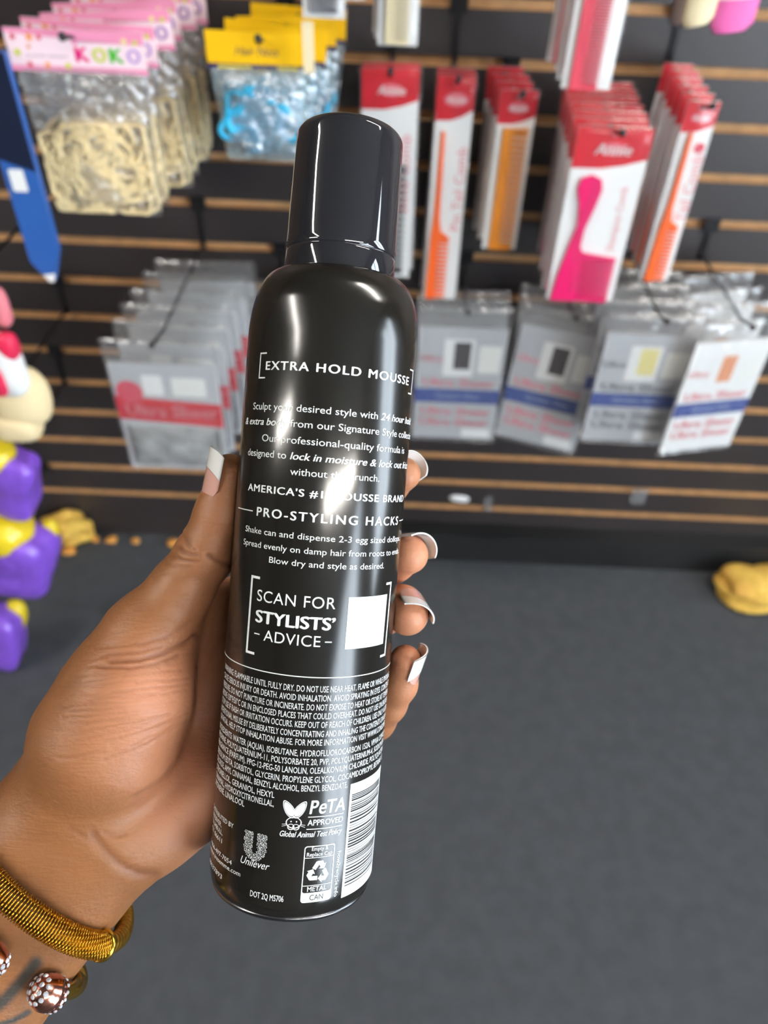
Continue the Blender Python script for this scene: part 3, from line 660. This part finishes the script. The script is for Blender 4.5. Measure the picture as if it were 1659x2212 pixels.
p.line('ADVICE', -25.5, 11.6, 84.35, 3.25, space=1.05).quad(-33.1, -28.7, 85.7, 86.05).quad(14.4, 18.8, 85.7, 86.05); bracket(p, -39.4, 67.5, 79.5, 102.7, 7.6, .75)
p.build('advice_lettering')
Print().quad(27.8, 62.2, 83.7, 99.1).build('blank_white_square')
Print().quad(-98, 112, 75.2, 75.5).build('divider_line')
p = Print(); R0 = -68
WARN = ['WARNING: FLAMMABLE UNTIL FULLY DRY. DO NOT USE NEAR HEAT, FLAME OR WHILE SMOKING.', 'CAUSE SERIOUS INJURY OR DEATH. AVOID INHALATION. AVOID SPRAYING IN EYES. CONTENTS',
        'PRESSURE. DO NOT PUNCTURE OR INCINERATE. DO NOT EXPOSE TO HEAT OR STORE AT TEMPERA', 'ABOVE 120\u00b0F/50\u00b0C OR IN ENCLOSED PLACES THAT COULD OVERHEAT. DO NOT USE ON BROKEN',
        'STOP USE IF RASH OR IRRITATION OCCURS. KEEP OUT OF REACH OF CHILDREN. USE ONLY AS DIR', 'INTENTIONAL MISUSE BY DELIBERATELY CONCENTRATING AND INHALING THE CONTENTS CAN BE H',
        'OR FATAL. HELP STOP INHALATION ABUSE. FOR MORE INFORMATION VISIT WWW.CONSUMER', 'INGREDIENTS: WATER (AQUA), ISOBUTANE, HYDROFLUOROCARBON 152A, VP/VA COPOLY',
        'PROPANE, POLYQUATERNIUM-11, POLYSORBATE 20, PVP, POLYQUATERNIUM-4, SODIUM BEN', 'FRAGRANCE (PARFUM), PPG-12-PEG-50 LANOLIN, OLEALKONIUM CHLORIDE, POLYQUATERN',
        'DISODIUM EDTA, SORBITOL, GLYCERIN, PROPYLENE GLYCOL, COCAMIDOPROPYL BETAINE, BE', 'CHLORIDE, AMYL CINNAMAL, BENZYL ALCOHOL, BENZYL BENZOATE,']
BASE = [71.0, 68.3, 65.6, 63.0, 60.4, 57.7, 55.1, 51.9, 49.3, 46.7, 43.95, 41.35]
for i, (s_, b_) in enumerate(zip(WARN, BASE)): p.line(s_, R0-.35*i, (84 if i < 11 else 38.4)+.0*i, b_, 1.85, bold=.008, res=2)
p.line('CITRONELLOL, GERANIOL, HEXYL', -72, -9.5, 38.6, 1.85, bold=.008, res=2).line('CINNAMAL, HYDROXYCITRONELLAL,', -72, -9.4, 36.0, 1.85, bold=.008, res=2).line('LIMONENE, LINALOOL', -72, -30.5, 33.6, 1.85, bold=.008, res=2)
p.build('warning_lettering')
p = Print()
for s_, e, b_ in (('DISTRIBUTED BY', -38.5, 25.6), ('UNILEVER,', -52, 23.4), ('TRUMBULL,', -50, 21.2), ('CT 06611', -50, 18.7), ('1-866-497-7054', -37.6, 14.3), ('www.tresemme.com', -29.4, 12.2), ('68637893', -46.7, 8.0)): p.line(s_, -72, e, b_, 1.45, bold=.006, res=2)
p.line('DOT 2Q M5706', -20.8, 1.6, 7.55, 1.85, bold=.012, res=2); p.build('address_lettering')
# cruelty free emblem: two ears, a face, and its words
def ear(sg, k=1.0):
    o = []
    for t in np.linspace(0, 1, 26):
        a = math.pi*(t*2-1); rr = 1.6*k; L = 6.0
        x = rr*math.sin(a)*(.55+.45*math.cos(a*.5)); y = L*(.5 - .5*k*math.cos(a))
        o.append((x, y))
    th = math.radians(-33*sg); return [(x*math.cos(th)-y*math.sin(th), x*math.sin(th)+y*math.cos(th)) for x, y in o[:-1]]
p = Print()
for sg in (-1, 1):
    E1 = ear(sg); E2 = ear(sg, .88); E3 = ear(sg, .80); p.poly([E1, E2], 4.0, 33.3).poly([E3], 4.0, 33.3)
p.poly([circ(0, 0, 1.75, 28, 1.35), circ(0, .05, 1.5, 28, 1.35)], 4.1, 31.8).poly([circ(-.8, .35, .22, 10)], 4.1, 31.8).poly([circ(.8, .35, .22, 10)], 4.1, 31.8)
p.poly([circ(-.75, -1.3, .95, 18, 1.1), circ(-.75, -1.25, .72, 18, 1.1)], 4.1, 31.8).poly([circ(.75, -1.3, .95, 18, 1.1), circ(.75, -1.25, .72, 18, 1.1)], 4.1, 31.8)
for sg in (-1, 1):
    for q in (-.1, .3): p.poly([[(sg*2.2, -.9+q), (sg*3.4, -1.2+q*1.6), (sg*3.4, -1.08+q*1.6), (sg*2.2, -.75+q)]], 4.1, 31.8)
p.line('P', 13.5, 19.3, 34.55, 4.1, bold=.022, shear=.12).line('e', 19.6, 24.6, 34.5, 4.6, bold=.015, shear=.2).line('TA', 24.8, 37.9, 34.5, 4.1, bold=.022, shear=.12)
p.quad(12.9, 37.2, 33.45, 33.7).line('APPROVED', 12.9, 37.1, 31.0, 1.75, bold=.016).quad(12.5, 37.1, 29.75, 30.0).line('Global Animal Test Policy', -4.2, 37.1, 27.5, 1.7, bold=.02, shear=.3)
p.build('cruelty_free_emblem')
# maker emblem: a U made of many little marks, with a script name
p = Print(); rr = np.random.default_rng(2); W_, H_ = 7.6, 8.0
def inU(x, y):
    if y > 3.4: return abs(x) < W_/2 and abs(x) > .75
    q = math.hypot(x/(W_/2), (y-3.4)/3.9); return q < 1 and not (math.hypot(x/.9, (y-3.4)/1.6) < 1)
gx = np.arange(-3.8, 3.81, .42)
for x in gx:
    for y in np.arange(-.4, 8.01, .42):
        xx, yy = x+rr.uniform(-.09, .09), y+rr.uniform(-.09, .09)
        if inU(xx, yy):
            a = rr.uniform(0, 3.14); l, w_ = rr.uniform(.20, .30), rr.uniform(.08, .15); ca, sa = math.cos(a), math.sin(a)
            p.poly([[(xx+l*ca-w_*sa*.3, yy+l*sa+w_*ca*.3), (xx-w_*sa, yy+w_*ca), (xx-l*ca, yy-l*sa), (xx+w_*sa, yy-w_*ca)]], -20.2, 18.9)
p.line('Unilever', -30.0, -9.0, 16.6, 2.3, shear=.35, bold=.0); p.build('maker_emblem')
# recycling emblem
p = Print(); PC = 22.6
wB = math.radians(20.6)*R*1000
p.poly([rrect(-wB/2, wB/2, 0, 17.4, .9), rrect(-wB/2+.3, wB/2-.3, 3.0, 17.1, .7)], PC, 7.3)
p.quad(PC-10, PC+10, 20.95, 21.15).quad(PC-10, PC+10, 12.4, 12.6)
p.line('Empty &', PC-5.5, PC+5.5, 23.2, 1.2, bold=.015).line('Replace Cap', PC-8.5, PC+8.5, 21.5, 1.2, bold=.015).line('METAL', PC-6.5, PC+6.5, 10.7, 1.5, bold=.014)
for k in range(3):
    th = math.radians(120*k); c_, s_ = math.cos(th), math.sin(th)
    for pl in ([(-.55, 3.45), (1.15, 3.45), (1.75, 2.45), (2.25, 2.75), (1.75, .95), (.05, 1.15), (.6, 1.55), (.15, 2.3), (-.5, 2.3)], [(-.75, 3.4), (-2.0, 1.35), (-.9, .75), (.0, 2.15)]):
        p.poly([[(x*c_-y*s_, x*s_+y*c_) for x, y in pl]], PC, 16.5)
p.build('recycling_emblem')
p = Print(); V, Fc = text('how2recycle.info', 1, 0, .01, 1, 2); x0, x1 = V[:, 0].min(), V[:, 0].max(); k = .01416/(x1-x0)
p.b.add(wrap([(v[1]*.0019, -(v[0]-x0)*k, 0) for v in V], 35.2, 21.75), Fc); p.build('recycling_web_lettering')
p = Print().line('CAN', PC-4.5, PC+4.5, 8.0, 1.7); 
for i, q in enumerate(p.b.V): pass
o = p.build('recycling_caption', 'inkblack'); o.data.transform(Matrix.Diagonal((1.004, 1.004, 1, 1)))
# barcode
bp = Print().quad(41.2, 84, 6.4, 42.0); bar = bp.build('barcode_panel')
p = Print(); rr = np.random.default_rng(9); s_ = 9.8
while s_ < 38.6:
    w_ = float(rr.choice([.16, .16, .3, .3, .5])); p.quad(43.0, 80, s_, s_+w_, .00016); s_ += w_ + float(rr.choice([.22, .3, .45, .6]))
p.build('barcode_stripes', 'inkblack', bar)

# ------------------------------------------------------------------ the hand (millimetres, camera-aligned axes; closed surface from blended limbs)
def Q(u, v, d): return camP(u, v, d)
def cap(p, a, b_, ra, rb):
    ab = b_-a; t = np.clip(((p-a)@ab)/(ab@ab), 0, 1); return np.linalg.norm(p - a - t[:, None]*ab, axis=1) - (ra + (rb-ra)*t)
def smin(a, b_, k):
    h = np.maximum(k - np.abs(a-b_), 0)/k; return np.minimum(a, b_) - h*h*k*.25
def chain(p, pts, k=3.0):
    d = None
    for (a, ra), (b_, rb) in zip(pts, pts[1:]):
        c = cap(p, a, b_, ra, rb); d = c if d is None else smin(d, c, k)
    return d
W0 = Q(190, 1768, 259); F1 = Q(-75, 2088, 255); F2 = Q(-330, 2395, 251); F3 = Q(-720, 2860, 246)
WD = np.array([.773, -.634, 0])     # across the wrist, towards the little finger side
IDX = [(Q(500,1372,283), 9.6), (Q(640,1212,289), 8.6), (Q(785,1085,283), 7.6), (Q(838,1046,273), 6.9), (Q(872,1024,264), 5.8)]
MID = [(Q(545,1452,287), 9.8), (Q(690,1330,291), 8.8), (Q(812,1240,282), 7.8), (Q(850,1212,272), 7.2), (Q(884,1198,262), 6.5)]
RNG = [(Q(566,1545,287), 9.4), (Q(705,1425,291), 8.4), (Q(836,1318,280), 7.6), (Q(868,1312,267), 7.3), (Q(880,1327,255), 7.0)]
LIT = [(Q(572,1640,281), 8.6), (Q(705,1618,287), 7.4), (Q(812,1556,275), 6.6), (Q(838,1520,269), 6.2), (Q(860,1478,264), 6.2), (Q(875,1428,258), 5.4)]
THB = [(Q(322,1372,254), 14.0), (Q(392,1272,254), 10.0), (Q(444,1196,253), 9.1), (Q(480,1110,252), 8.3), (Q(497,1024,250), 6.6)]
def hand_sdf(p):
    wr = smin(cap(p, W0-WD*10, F1-WD*11, 20, 20.5), cap(p, W0+WD*11, F1+WD*11, 18.5, 19.5), 16)
    fa = smin(cap(p, F1-WD*11, F2-WD*12, 20.5, 23), cap(p, F1+WD*11, F2+WD*12, 19.5, 22), 16); wr = smin(wr, fa, 6)
    fb = smin(cap(p, F2-WD*12, F3-WD*14, 23, 27), cap(p, F2+WD*12, F3+WD*14, 22, 26), 18); wr = smin(wr, fb, 6)
    palm = None
    for i, (C_, rw) in enumerate(((IDX, 11), (MID, 11), (RNG, 11), (LIT, 11))):
        st = W0 + WD*(-9+7*i) + np.array([4, 6, -6])
        c = cap(p, st, C_[0][0], rw+3, C_[0][1]); palm = c if palm is None else smin(palm, c, 6)
    hyp = chain(p, [(Q(258,1790,262), 15.0), (Q(345,1762,264), 15.5), (Q(462,1690,271), 14.5), (LIT[0][0], 10)], 8)
    thn = chain(p, [(Q(185,1690,258), 20), (Q(228,1600,255), 22.5), (Q(282,1485,253), 20), (THB[0][0], 13.5)], 8)
    web = smin(cap(p, Q(330,1420,262), IDX[0][0]+np.array([-3, -3, 0]), 10, 8), cap(p, Q(405,1345,268), Q(570,1268,287), 9.5, 8.5), 6)
    d = smin(palm, hyp, 8); d = smin(d, wr, 9); d = smin(d, thn, 5); d = smin(d, web, 6)
    th = chain(p, THB, 4); d = smin(d, th, 6)
    fs = None
    for C_ in (IDX, MID, RNG, LIT):
        c = chain(p, C_, 3); fs = c if fs is None else smin(fs, c, .8)
    d = smin(d, fs, 4)
    q = p - O_*1000; ha = q@AX; rad = np.linalg.norm(q - ha[:, None]*AX, axis=1) - 26.75     # the can presses into the flesh
    return np.maximum(d, -rad)
def surface(sdf, lo, hi, h):
    """sparse surface nets on a grid of step h"""
    k = 4; H = h*k; nc = np.ceil((hi-lo)/H).astype(int)+1
    g = np.stack(np.meshgrid(*[lo[i]+H*np.arange(nc[i]) for i in range(3)], indexing='ij'), -1)
    cv = sdf(g.reshape(-1, 3)).reshape(nc)
    nf = (nc-1)*k+1; sgn = np.ones(nf, np.float32)*9
    # fine values only near the surface; elsewhere the coarse sign
    act = np.zeros(nc-1, bool); near = np.abs(cv) < H*1.9
    for dx in (0, 1):
        for dy in (0, 1):
            for dz in (0, 1): act |= near[dx:nc[0]-1+dx, dy:nc[1]-1+dy, dz:nc[2]-1+dz]
    base = np.repeat(np.repeat(np.repeat(cv[:-1, :-1, :-1], k, 0), k, 1), k, 2); sgn[:-1, :-1, :-1] = base
    af = np.zeros(nf, bool); A = np.repeat(np.repeat(np.repeat(act, k, 0), k, 1), k, 2); af[:-1, :-1, :-1] = A
    for ax_ in range(3): af |= np.roll(af, 1, ax_)
    ii = np.argwhere(af); pts = lo + ii*h
    vals = np.concatenate([sdf(c) for c in np.array_split(pts, max(1, len(pts)//400000))]); sgn[tuple(ii.T)] = vals
    cells = np.argwhere(A); c8 = [(a, b_, c) for a in (0, 1) for b_ in (0, 1) for c in (0, 1)]
    v8 = np.stack([sgn[cells[:, 0]+a, cells[:, 1]+b_, cells[:, 2]+c] for a, b_, c in c8], 1)
    keep = (v8.min(1) < 0) & (v8.max(1) >= 0); cells = cells[keep]; v8 = v8[keep]
    acc = np.zeros((len(cells), 3)); cnt = np.zeros(len(cells))
    for i in range(8):
        for j in range(i+1, 8):
            d_ = np.array(c8[j]) - np.array(c8[i])
            if abs(d_).sum() != 1: continue
            a, b_ = v8[:, i], v8[:, j]; x = (a < 0) != (b_ < 0); t = np.where(x, a/np.where(x, a-b_, 1), 0)
            acc += np.where(x[:, None], np.array(c8[i]) + t[:, None]*d_, 0); cnt += x
    V = lo + (cells + acc/cnt[:, None])*h
    idx = -np.ones(nf, np.int64); idx[tuple(cells.T)] = np.arange(len(cells))
    quads = []
    for ax_ in range(3):
        e = np.zeros(3, int); e[ax_] = 1; u_, w_ = [np.eye(3, dtype=int)[(ax_+1) % 3], np.eye(3, dtype=int)[(ax_+2) % 3]]
        a = sgn[tuple(cells.T)]; nb = cells + e; b_ = sgn[tuple(nb.T)]; x = (a < 0) != (b_ < 0); c = cells[x]; flip = (a < 0)[x]
        q = np.stack([idx[tuple((c).T)], idx[tuple((c-u_).T)], idx[tuple((c-u_-w_).T)], idx[tuple((c-w_).T)]], 1)
        ok = (q >= 0).all(1); q = q[ok]; fl = flip[ok]; q[~fl] = q[~fl][:, ::-1]; quads.append(q)
    return V, np.concatenate(quads)
HS = .6
V, Qd = surface(hand_sdf, np.array([-270., -275., -302.]), np.array([24., 28., -205.]), HS)
def normals(V, eps=.4):
    n = np.stack([hand_sdf(V + np.eye(3)[i]*eps) - hand_sdf(V - np.eye(3)[i]*eps) for i in range(3)], 1); return n/(np.linalg.norm(n, axis=1)[:, None]+1e-9)
N = normals(V); 
for _ in range(2): V = V - N*hand_sdf(V)[:, None]*.8
# creases: lines on the skin, pressed in a little and slightly darker
PX = np.stack([CU + F*V[:, 0]/-V[:, 2], CV - F*V[:, 1]/-V[:, 2]], 1); front = N[:, 2] > -.15
def seg_dist(P_, pts):
    d = np.full(len(P_), 1e9)
    for a, b_ in zip(pts, pts[1:]):
        a = np.array(a, float); b_ = np.array(b_, float); ab = b_-a; t = np.clip(((P_-a)@ab)/(ab@ab), 0, 1); d = np.minimum(d, np.linalg.norm(P_-a-t[:, None]*ab, axis=1))
    return d
CRE = [([(452,1200),(470,1211),(486,1219),(502,1222)], 5, .7), ([(396,1160),(404,1176),(420,1190)], 4, .6), ([(384,1180),(398,1194),(424,1200)], 4, .7), ([(372,1200),(392,1210),(428,1214)], 4, .6), ([(392,1150),(410,1168)], 4, .3),
       ([(360,1216),(386,1224),(410,1224)], 4, .3), ([(240,1428),(300,1425),(350,1412),(396,1392),(424,1372)], 6, .8), ([(214,1440),(280,1442),(340,1432),(385,1415)], 5, .6), ([(232,1412),(300,1408),(350,1396)], 4, .4),
       ([(300,1392),(360,1375),(410,1345)], 4, .4), ([(202,1806),(228,1838),(260,1868),(294,1886),(334,1892)], 12, .55), ([(222,1800),(250,1806),(272,1802)], 5, .3), ([(150,1790),(200,1818),(226,1842)], 6, .25),
       ([(428,1440),(424,1530),(412,1590),(385,1645),(345,1690),(290,1722)], 6, .4)]
rs = np.random.default_rng(17)
for k in range(44):
    v0 = 1395 + k*6.2 + rs.uniform(-5, 5); x0_ = rs.uniform(125, 300); xs = np.linspace(x0_, min(408, x0_ + rs.uniform(70, 230)), 6); b_ = max(0, (k-24)*3.2)
    CRE.append(([(x, v0 - (x-150)*.10 - b_*((x-150)/260)**2*1.3 + rs.uniform(-2.5, 2.5)) for x in xs], 2.6, rs.uniform(.12, .34)))
cre = np.zeros(len(V))
for pts, w_, dp in CRE:
    a = np.array(pts); m_ = front & (PX[:, 0] > a[:, 0].min()-25) & (PX[:, 0] < a[:, 0].max()+25) & (PX[:, 1] > a[:, 1].min()-25) & (PX[:, 1] < a[:, 1].max()+25)
    cre[m_] = np.maximum(cre[m_], dp*np.exp(-(seg_dist(PX[m_], pts)/w_)**2))
V = V - N*cre[:, None]
# pigment: pinker palm side and finger pads, browner back and arm; ink of a tattoo on the arm
def gb(u, v, su, sv): return np.exp(-((PX[:, 0]-u)/su)**2 - ((PX[:, 1]-v)/sv)**2)
pink = np.clip(.95*gb(470,1560,75,260) + .8*gb(400,1740,90,110) + .75*gb(330,1480,90,90) + 1.0*gb(890,1260,70,330) + .35*gb(470,1120,40,120) + .45*gb(270,1600,120,110), 0, 1)
pink = np.where(front, pink, pink*.3)
tat = np.zeros(len(V))
for pts, w_ in (([(78,2080),(50,2116),(10,2160),(-40,2200)], 13), ([(62,2186),(30,2204),(-20,2220)], 6)):
    tat = np.maximum(tat, np.clip(1.5-seg_dist(PX, pts)/w_, 0, 1)*front)
HC = cam2w(W0/1000)
VW = (CAM + (V/1000)@np.stack([CR, CUP, -CF])) - HC
hand = mesh('person', VW, Qd, None, smooth=True, mats=[bpy.data.materials.new('skin')], loc=tuple(HC))
tag(hand, 'left forearm and hand of a person gripping the black can, palm side showing', 'person')
me = hand.data
for nm, arr in (('pink', pink), ('crease', np.clip(cre*.8, 0, .55)), ('tattoo', tat)):
    at_ = me.attributes.new(nm, 'FLOAT', 'POINT'); at_.data.foreach_set('value', arr.astype(np.float32))
m = me.materials[0]; m.use_nodes = True; nt = m.node_tree; bs = nt.nodes['Principled BSDF']; L = nt.links.new
def att(n):
    a = nt.nodes.new('ShaderNodeAttribute'); a.attribute_name = n; return a.outputs['Fac']
def mixc(fac, a, b_):
    x = nt.nodes.new('ShaderNodeMix'); x.data_type = 'RGBA'
    L(fac, x.inputs['Factor'])
    for s_, q in (('A', a), ('B', b_)):
        sk = [i for i in x.inputs if i.name == s_ and i.type == 'RGBA'][0]
        if isinstance(q, tuple): sk.default_value = q
        else: L(q, sk)
    return [i for i in x.outputs if i.type == 'RGBA'][0]
tc = nt.nodes.new('ShaderNodeTexCoord'); nz = nt.nodes.new('ShaderNodeTexNoise'); nz.inputs['Scale'].default_value = 45; nz.inputs['Detail'].default_value = 4; L(tc.outputs['Object'], nz.inputs['Vector'])
c1 = mixc(nz.outputs['Fac'], lin((126,80,47))+(1,), lin((150,100,60))+(1,)); c2 = mixc(nz.outputs['Fac'], lin((190,126,94))+(1,), lin((208,146,112))+(1,))
c = mixc(att('pink'), c1, c2); c = mixc(att('crease'), c, lin((112,66,46))+(1,)); c = mixc(att('tattoo'), c, lin((62,56,50))+(1,)); L(c, bs.inputs['Base Color'])
bs.inputs['Roughness'].default_value = .48; bs.inputs['Specular IOR Level'].default_value = .42
bs.inputs['Subsurface Weight'].default_value = .12; bs.inputs['Subsurface Radius'].default_value = (1, .4, .22); bs.inputs['Subsurface Scale'].default_value = .003
n1 = nt.nodes.new('ShaderNodeTexNoise'); n1.inputs['Scale'].default_value = 420; n1.inputs['Detail'].default_value = 2; L(tc.outputs['Object'], n1.inputs['Vector'])
wv = nt.nodes.new('ShaderNodeTexVoronoi'); wv.inputs['Scale'].default_value = 900; L(tc.outputs['Object'], wv.inputs['Vector'])
b1 = nt.nodes.new('ShaderNodeBump'); b1.inputs['Strength'].default_value = .2; b1.inputs['Distance'].default_value = .0004; L(n1.outputs['Fac'], b1.inputs['Height'])
b2 = nt.nodes.new('ShaderNodeBump'); b2.inputs['Strength'].default_value = .15; b2.inputs['Distance'].default_value = .0003; L(wv.outputs['Distance'], b2.inputs['Height']); L(b1.outputs[0], b2.inputs['Normal'])
mp = nt.nodes.new('ShaderNodeMapping'); mp.inputs['Scale'].default_value = (90, 620, 620); mp.inputs['Rotation'].default_value = (0, .12, 0); L(tc.outputs['Object'], mp.inputs['Vector'])
n3 = nt.nodes.new('ShaderNodeTexNoise'); n3.inputs['Scale'].default_value = 1.0; n3.inputs['Detail'].default_value = 3; n3.inputs['Distortion'].default_value = .6; L(mp.outputs[0], n3.inputs['Vector'])
b3 = nt.nodes.new('ShaderNodeBump'); b3.inputs['Strength'].default_value = .35; b3.inputs['Distance'].default_value = .0006; L(n3.outputs['Fac'], b3.inputs['Height']); L(b2.outputs[0], b3.inputs['Normal']); L(b3.outputs[0], bs.inputs['Normal'])
M['nail'] = mat('nail lacquer', (222,170,156), rough=.12, coat=.8, sss=.1); M['nailtip'] = mat('white nail tip', (242,243,240), rough=.12, coat=.8)
def to_local(P_): return (CAM + (np.asarray(P_)/1000)@np.stack([CR, CUP, -CF])) - HC
def nail(C_, t, n, r, ha, s0, s1, smile, curl=0.0, frac=.36):
    """a curved nail plate lying on a finger tip: C_ centre of the tip, t along the finger, n out of the nail"""
    t = np.array(t, float); t /= np.linalg.norm(t); n = np.array(n, float); n -= t*(n@t); n /= np.linalg.norm(n); b_ = np.cross(t, n)
    nu, nv = 20, 26
    def sheet(sa, sb, name, m, parent, lift):
        V = []; Fc = []
        for side in (0, 1):
            for j in range(nv+1):
                for i in range(nu+1):
                    x = -1 + 2*i/nu; a = ha*x
                    lo_ = s0 + (s1-s0)*.30*abs(x)**3 if sa is None else sa - 2.4*smile*x*x
                    hi_ = s1 - (s1-s0)*.12*abs(x)**3 if sb is None else sb - 2.4*smile*x*x
                    s_ = lo_ + (hi_-lo_)*j/nv; q = max(0, (s_-s0)/(s1-s0)); rr_ = r + lift - side*.55 - curl*max(0, s_)**2/60
                    V.append(C_ + t*s_ + (n*math.cos(a) + b_*math.sin(a)*1.02)*rr_)
        K = (nu+1)*(nv+1)
        for s_ in range(2):
            for j in range(nv):
                for i in range(nu):
                    q = (s_*K+j*(nu+1)+i, s_*K+j*(nu+1)+i+1, s_*K+(j+1)*(nu+1)+i+1, s_*K+(j+1)*(nu+1)+i); Fc.append(q if s_ else q[::-1])
        for r_ in ([j*(nu+1) for j in range(nv+1)], [j*(nu+1)+nu for j in range(nv+1)], list(range(nu+1)), [nv*(nu+1)+i for i in range(nu+1)]):
            for x, y in zip(r_, r_[1:]): Fc.append((x, y, y+K, x+K))
        return mesh(name, to_local(V), Fc, m, parent, smooth=True)
    st = s1 - (s1-s0)*frac if smile >= 0 else s1
    base = sheet(None, st, 'fingernail', M['nail'], hand, .55)
    tip = sheet(st, None, 'white_tip', M['nailtip'], base, .57); tip['label'] = 'white painted nail tip'
def tipdir(C_): return C_[-1][0] - C_[-2][0]
nail(THB[-1][0], tipdir(THB), (-.91, .06, .40), 7.3, math.radians(56), -10.5, 7.8, 1.3)
nail(IDX[-1][0], (.70, .45, .55), (.55, .62, -.62), 5.9, math.radians(62), -7, 6.6, 1.0, curl=.5)
nail(MID[-1][0], (.62, .10, .75), (.55, .80, -.30), 6.8, math.radians(66), -6.5, 7.2, 1.0, curl=.5)
nail(RNG[-1][0], (.22, -.34, .91), (.62, .76, .10), 7.0, math.radians(60), -5.0, 7.2, 1.0)
nail(LIT[-1][0], (.25, .85, .46), (.95, -.10, .20), 5.7, math.radians(62), -6.0, 6.6, 1.0, frac=.62)

# ------------------------------------------------------------------ bracelets on the wrist
AXF = (F1-W0)/np.linalg.norm(F1-W0); TH = np.cross(WD, AXF); TH = TH*(1 if TH[2] > 0 else -1)
def ringpts(c, wa, wb, tilt, a0, a1, n, dx=0.0, closed=False):
    return [c + WD*(wa*math.cos(t)+dx) + TH*wb*math.sin(t) + AXF*tilt(t) for t in np.linspace(a0, a1, n, endpoint=not closed)]
def fwd(u, v, d0=259):   # point of the arm axis seen nearest to a pixel
    return W0 + AXF*(((Q(u, v, d0)-W0)@AXF))
c0 = W0 + AXF*20
o = empty('coil_bracelet', 'thick gold coiled wire bracelet around the wrist, nearest the hand', 'bracelet', tuple(cam2w(c0/1000)))
loc0 = cam2w(c0/1000)
def w2(P_): return (CAM + (np.asarray(P_)/1000)@np.stack([CR, CUP, -CF])) - loc0
tl = lambda t: 2.5*max(0, math.cos(t))**2
def coilbump(i, th):
    u_ = i + th*.6; x_ = (u_/10 - np.floor(u_/10+.5))*2; return .0011*np.sqrt(np.clip(1-(x_/.76)**2, 0, 1))*(1 + .16*np.cos(th*20 + np.floor(u_/10+.5)*1.3)) - .0010
V, Fc = tube(w2(ringpts(c0, 33.2, 26.6, tl, math.radians(27), math.radians(160), 800)), .0042, 96, False, coilbump); mesh('coil', V, Fc, M['golddark'], o, smooth=True)
V, Fc = tube(w2(ringpts(c0, 33.2, 26.6, tl, math.radians(27), math.radians(160), 120)), .0036, 24); mesh('shade_core', V, Fc, M['gap_shade'], o, smooth=True)  # inner tube added so the gaps of the coil look shaded
for a in (26, 161):
    pts = ringpts(c0, 33.2, 26.6, tl, math.radians(a-1.8), math.radians(a+1.8), 5); V, Fc = tube(w2(pts), [.0043, .0049, .0050, .0049, .0043], 32); mesh('end_collar', V, Fc, M['gold'], o, smooth=True)
V, Fc = tube(w2(ringpts(c0, 33.5, 26.6, tl, math.radians(-199), math.radians(26), 300)), .0028, 32, False, lambda i, th: .0003*np.abs(np.cos(i*.6+th*2))); mesh('rope_clasp', V, Fc, M['golddark'], o, smooth=True)
c1_ = W0 + AXF*43.5
o = empty('cuff_bracelet', 'twisted gold cable cuff with rose gold stone-set ends, further down the arm', 'bracelet', tuple(cam2w(c1_/1000))); loc0 = cam2w(c1_/1000)
tl2 = lambda t: -7*math.sin(t)
A0, A1 = math.radians(40), math.radians(80)
V, Fc = tube(w2(ringpts(c1_, 33.0, 26.0, tl2, A1-2*math.pi, A0, 420)), .0023, 36, False, lambda i, th: .00042*np.abs(np.cos(th*3 + i*.16))); mesh('cable', V, Fc, M['gold'], o, smooth=True)
def finial(pc, d_, seed):
    d_ = d_/np.linalg.norm(d_); a = np.cross(d_, [0, 0, 1.0]); a /= np.linalg.norm(a); b_ = np.cross(d_, a)
    prof = [(0, -5.2), (2.6, -5.2), (3.0, -4.9), (4.6, -4.6), (5.1, -3.9), (5.1, -3.0), (4.8, -2.6), (5.2, -2.2), (5.5, -1.2), (5.5, .1), (5.2, .5), (5.2, .8), (5.1, 1.3), (4.7, 2.6), (3.9, 3.8), (2.7, 4.7), (1.4, 5.2), (0, 5.35)]
    V, Fc = lathe(prof, 40); P_ = [pc + a*v[0] + b_*v[1] + d_*v[2] for v in V]; f = mesh('end_knob', w2(P_), Fc, M['rose'], o, smooth=True)
    gem = lathe([(0, -.2), (.45, -.1), (.72, .12), (.45, .42), (0, .46)], 8); k = 0
    spots = [(0, 0)] + [(.33, q*60) for q in range(6)] + [(.64, q*30+12) for q in range(12)]
    for e, an in spots:
        el = e*math.radians(78); rr_ = 4.9*math.sin(el)/math.sin(math.radians(78))*1.0; hh = .9 + 4.3*math.cos(el)
        nn = np.array([math.sin(el)*math.cos(math.radians(an)), math.sin(el)*math.sin(math.radians(an)), math.cos(el)]); pos = np.array([rr_*math.cos(math.radians(an)), rr_*math.sin(math.radians(an)), hh])
        gem_at(gem, pc, pos, nn, a, b_, d_, f)
    for q in range(16):
        an = 2*math.pi*q/16; gem_at(gem, pc, np.array([5.05*math.cos(an), 5.05*math.sin(an), -3.45]), np.array([math.cos(an), math.sin(an), 0]), a, b_, d_, f, .75)
def gem_at(gem, pc, pos, nn, a, b_, d_, f, k=1.0):
    t1 = np.cross(nn, [.3, .2, .9]); t1 /= np.linalg.norm(t1); t2 = np.cross(nn, t1)
    P_ = [pos + (t1*v[0] + t2*v[1] + nn*v[2])*k*1.15 for v in gem[0]]; mesh('gemstone', w2([pc + a*p_[0] + b_*p_[1] + d_*p_[2] for p_ in P_]), gem[1], M['gem'], f)
for t, sg in ((A0, 1), (A1, -1)):
    e = [c1_ + WD*33.0*math.cos(q) + TH*26.0*math.sin(q) + AXF*tl2(q) for q in (t-.02, t, t+.02)]; d_ = (e[2]-e[0])*sg
    finial(e[1] + TH*2.2, d_, 1)
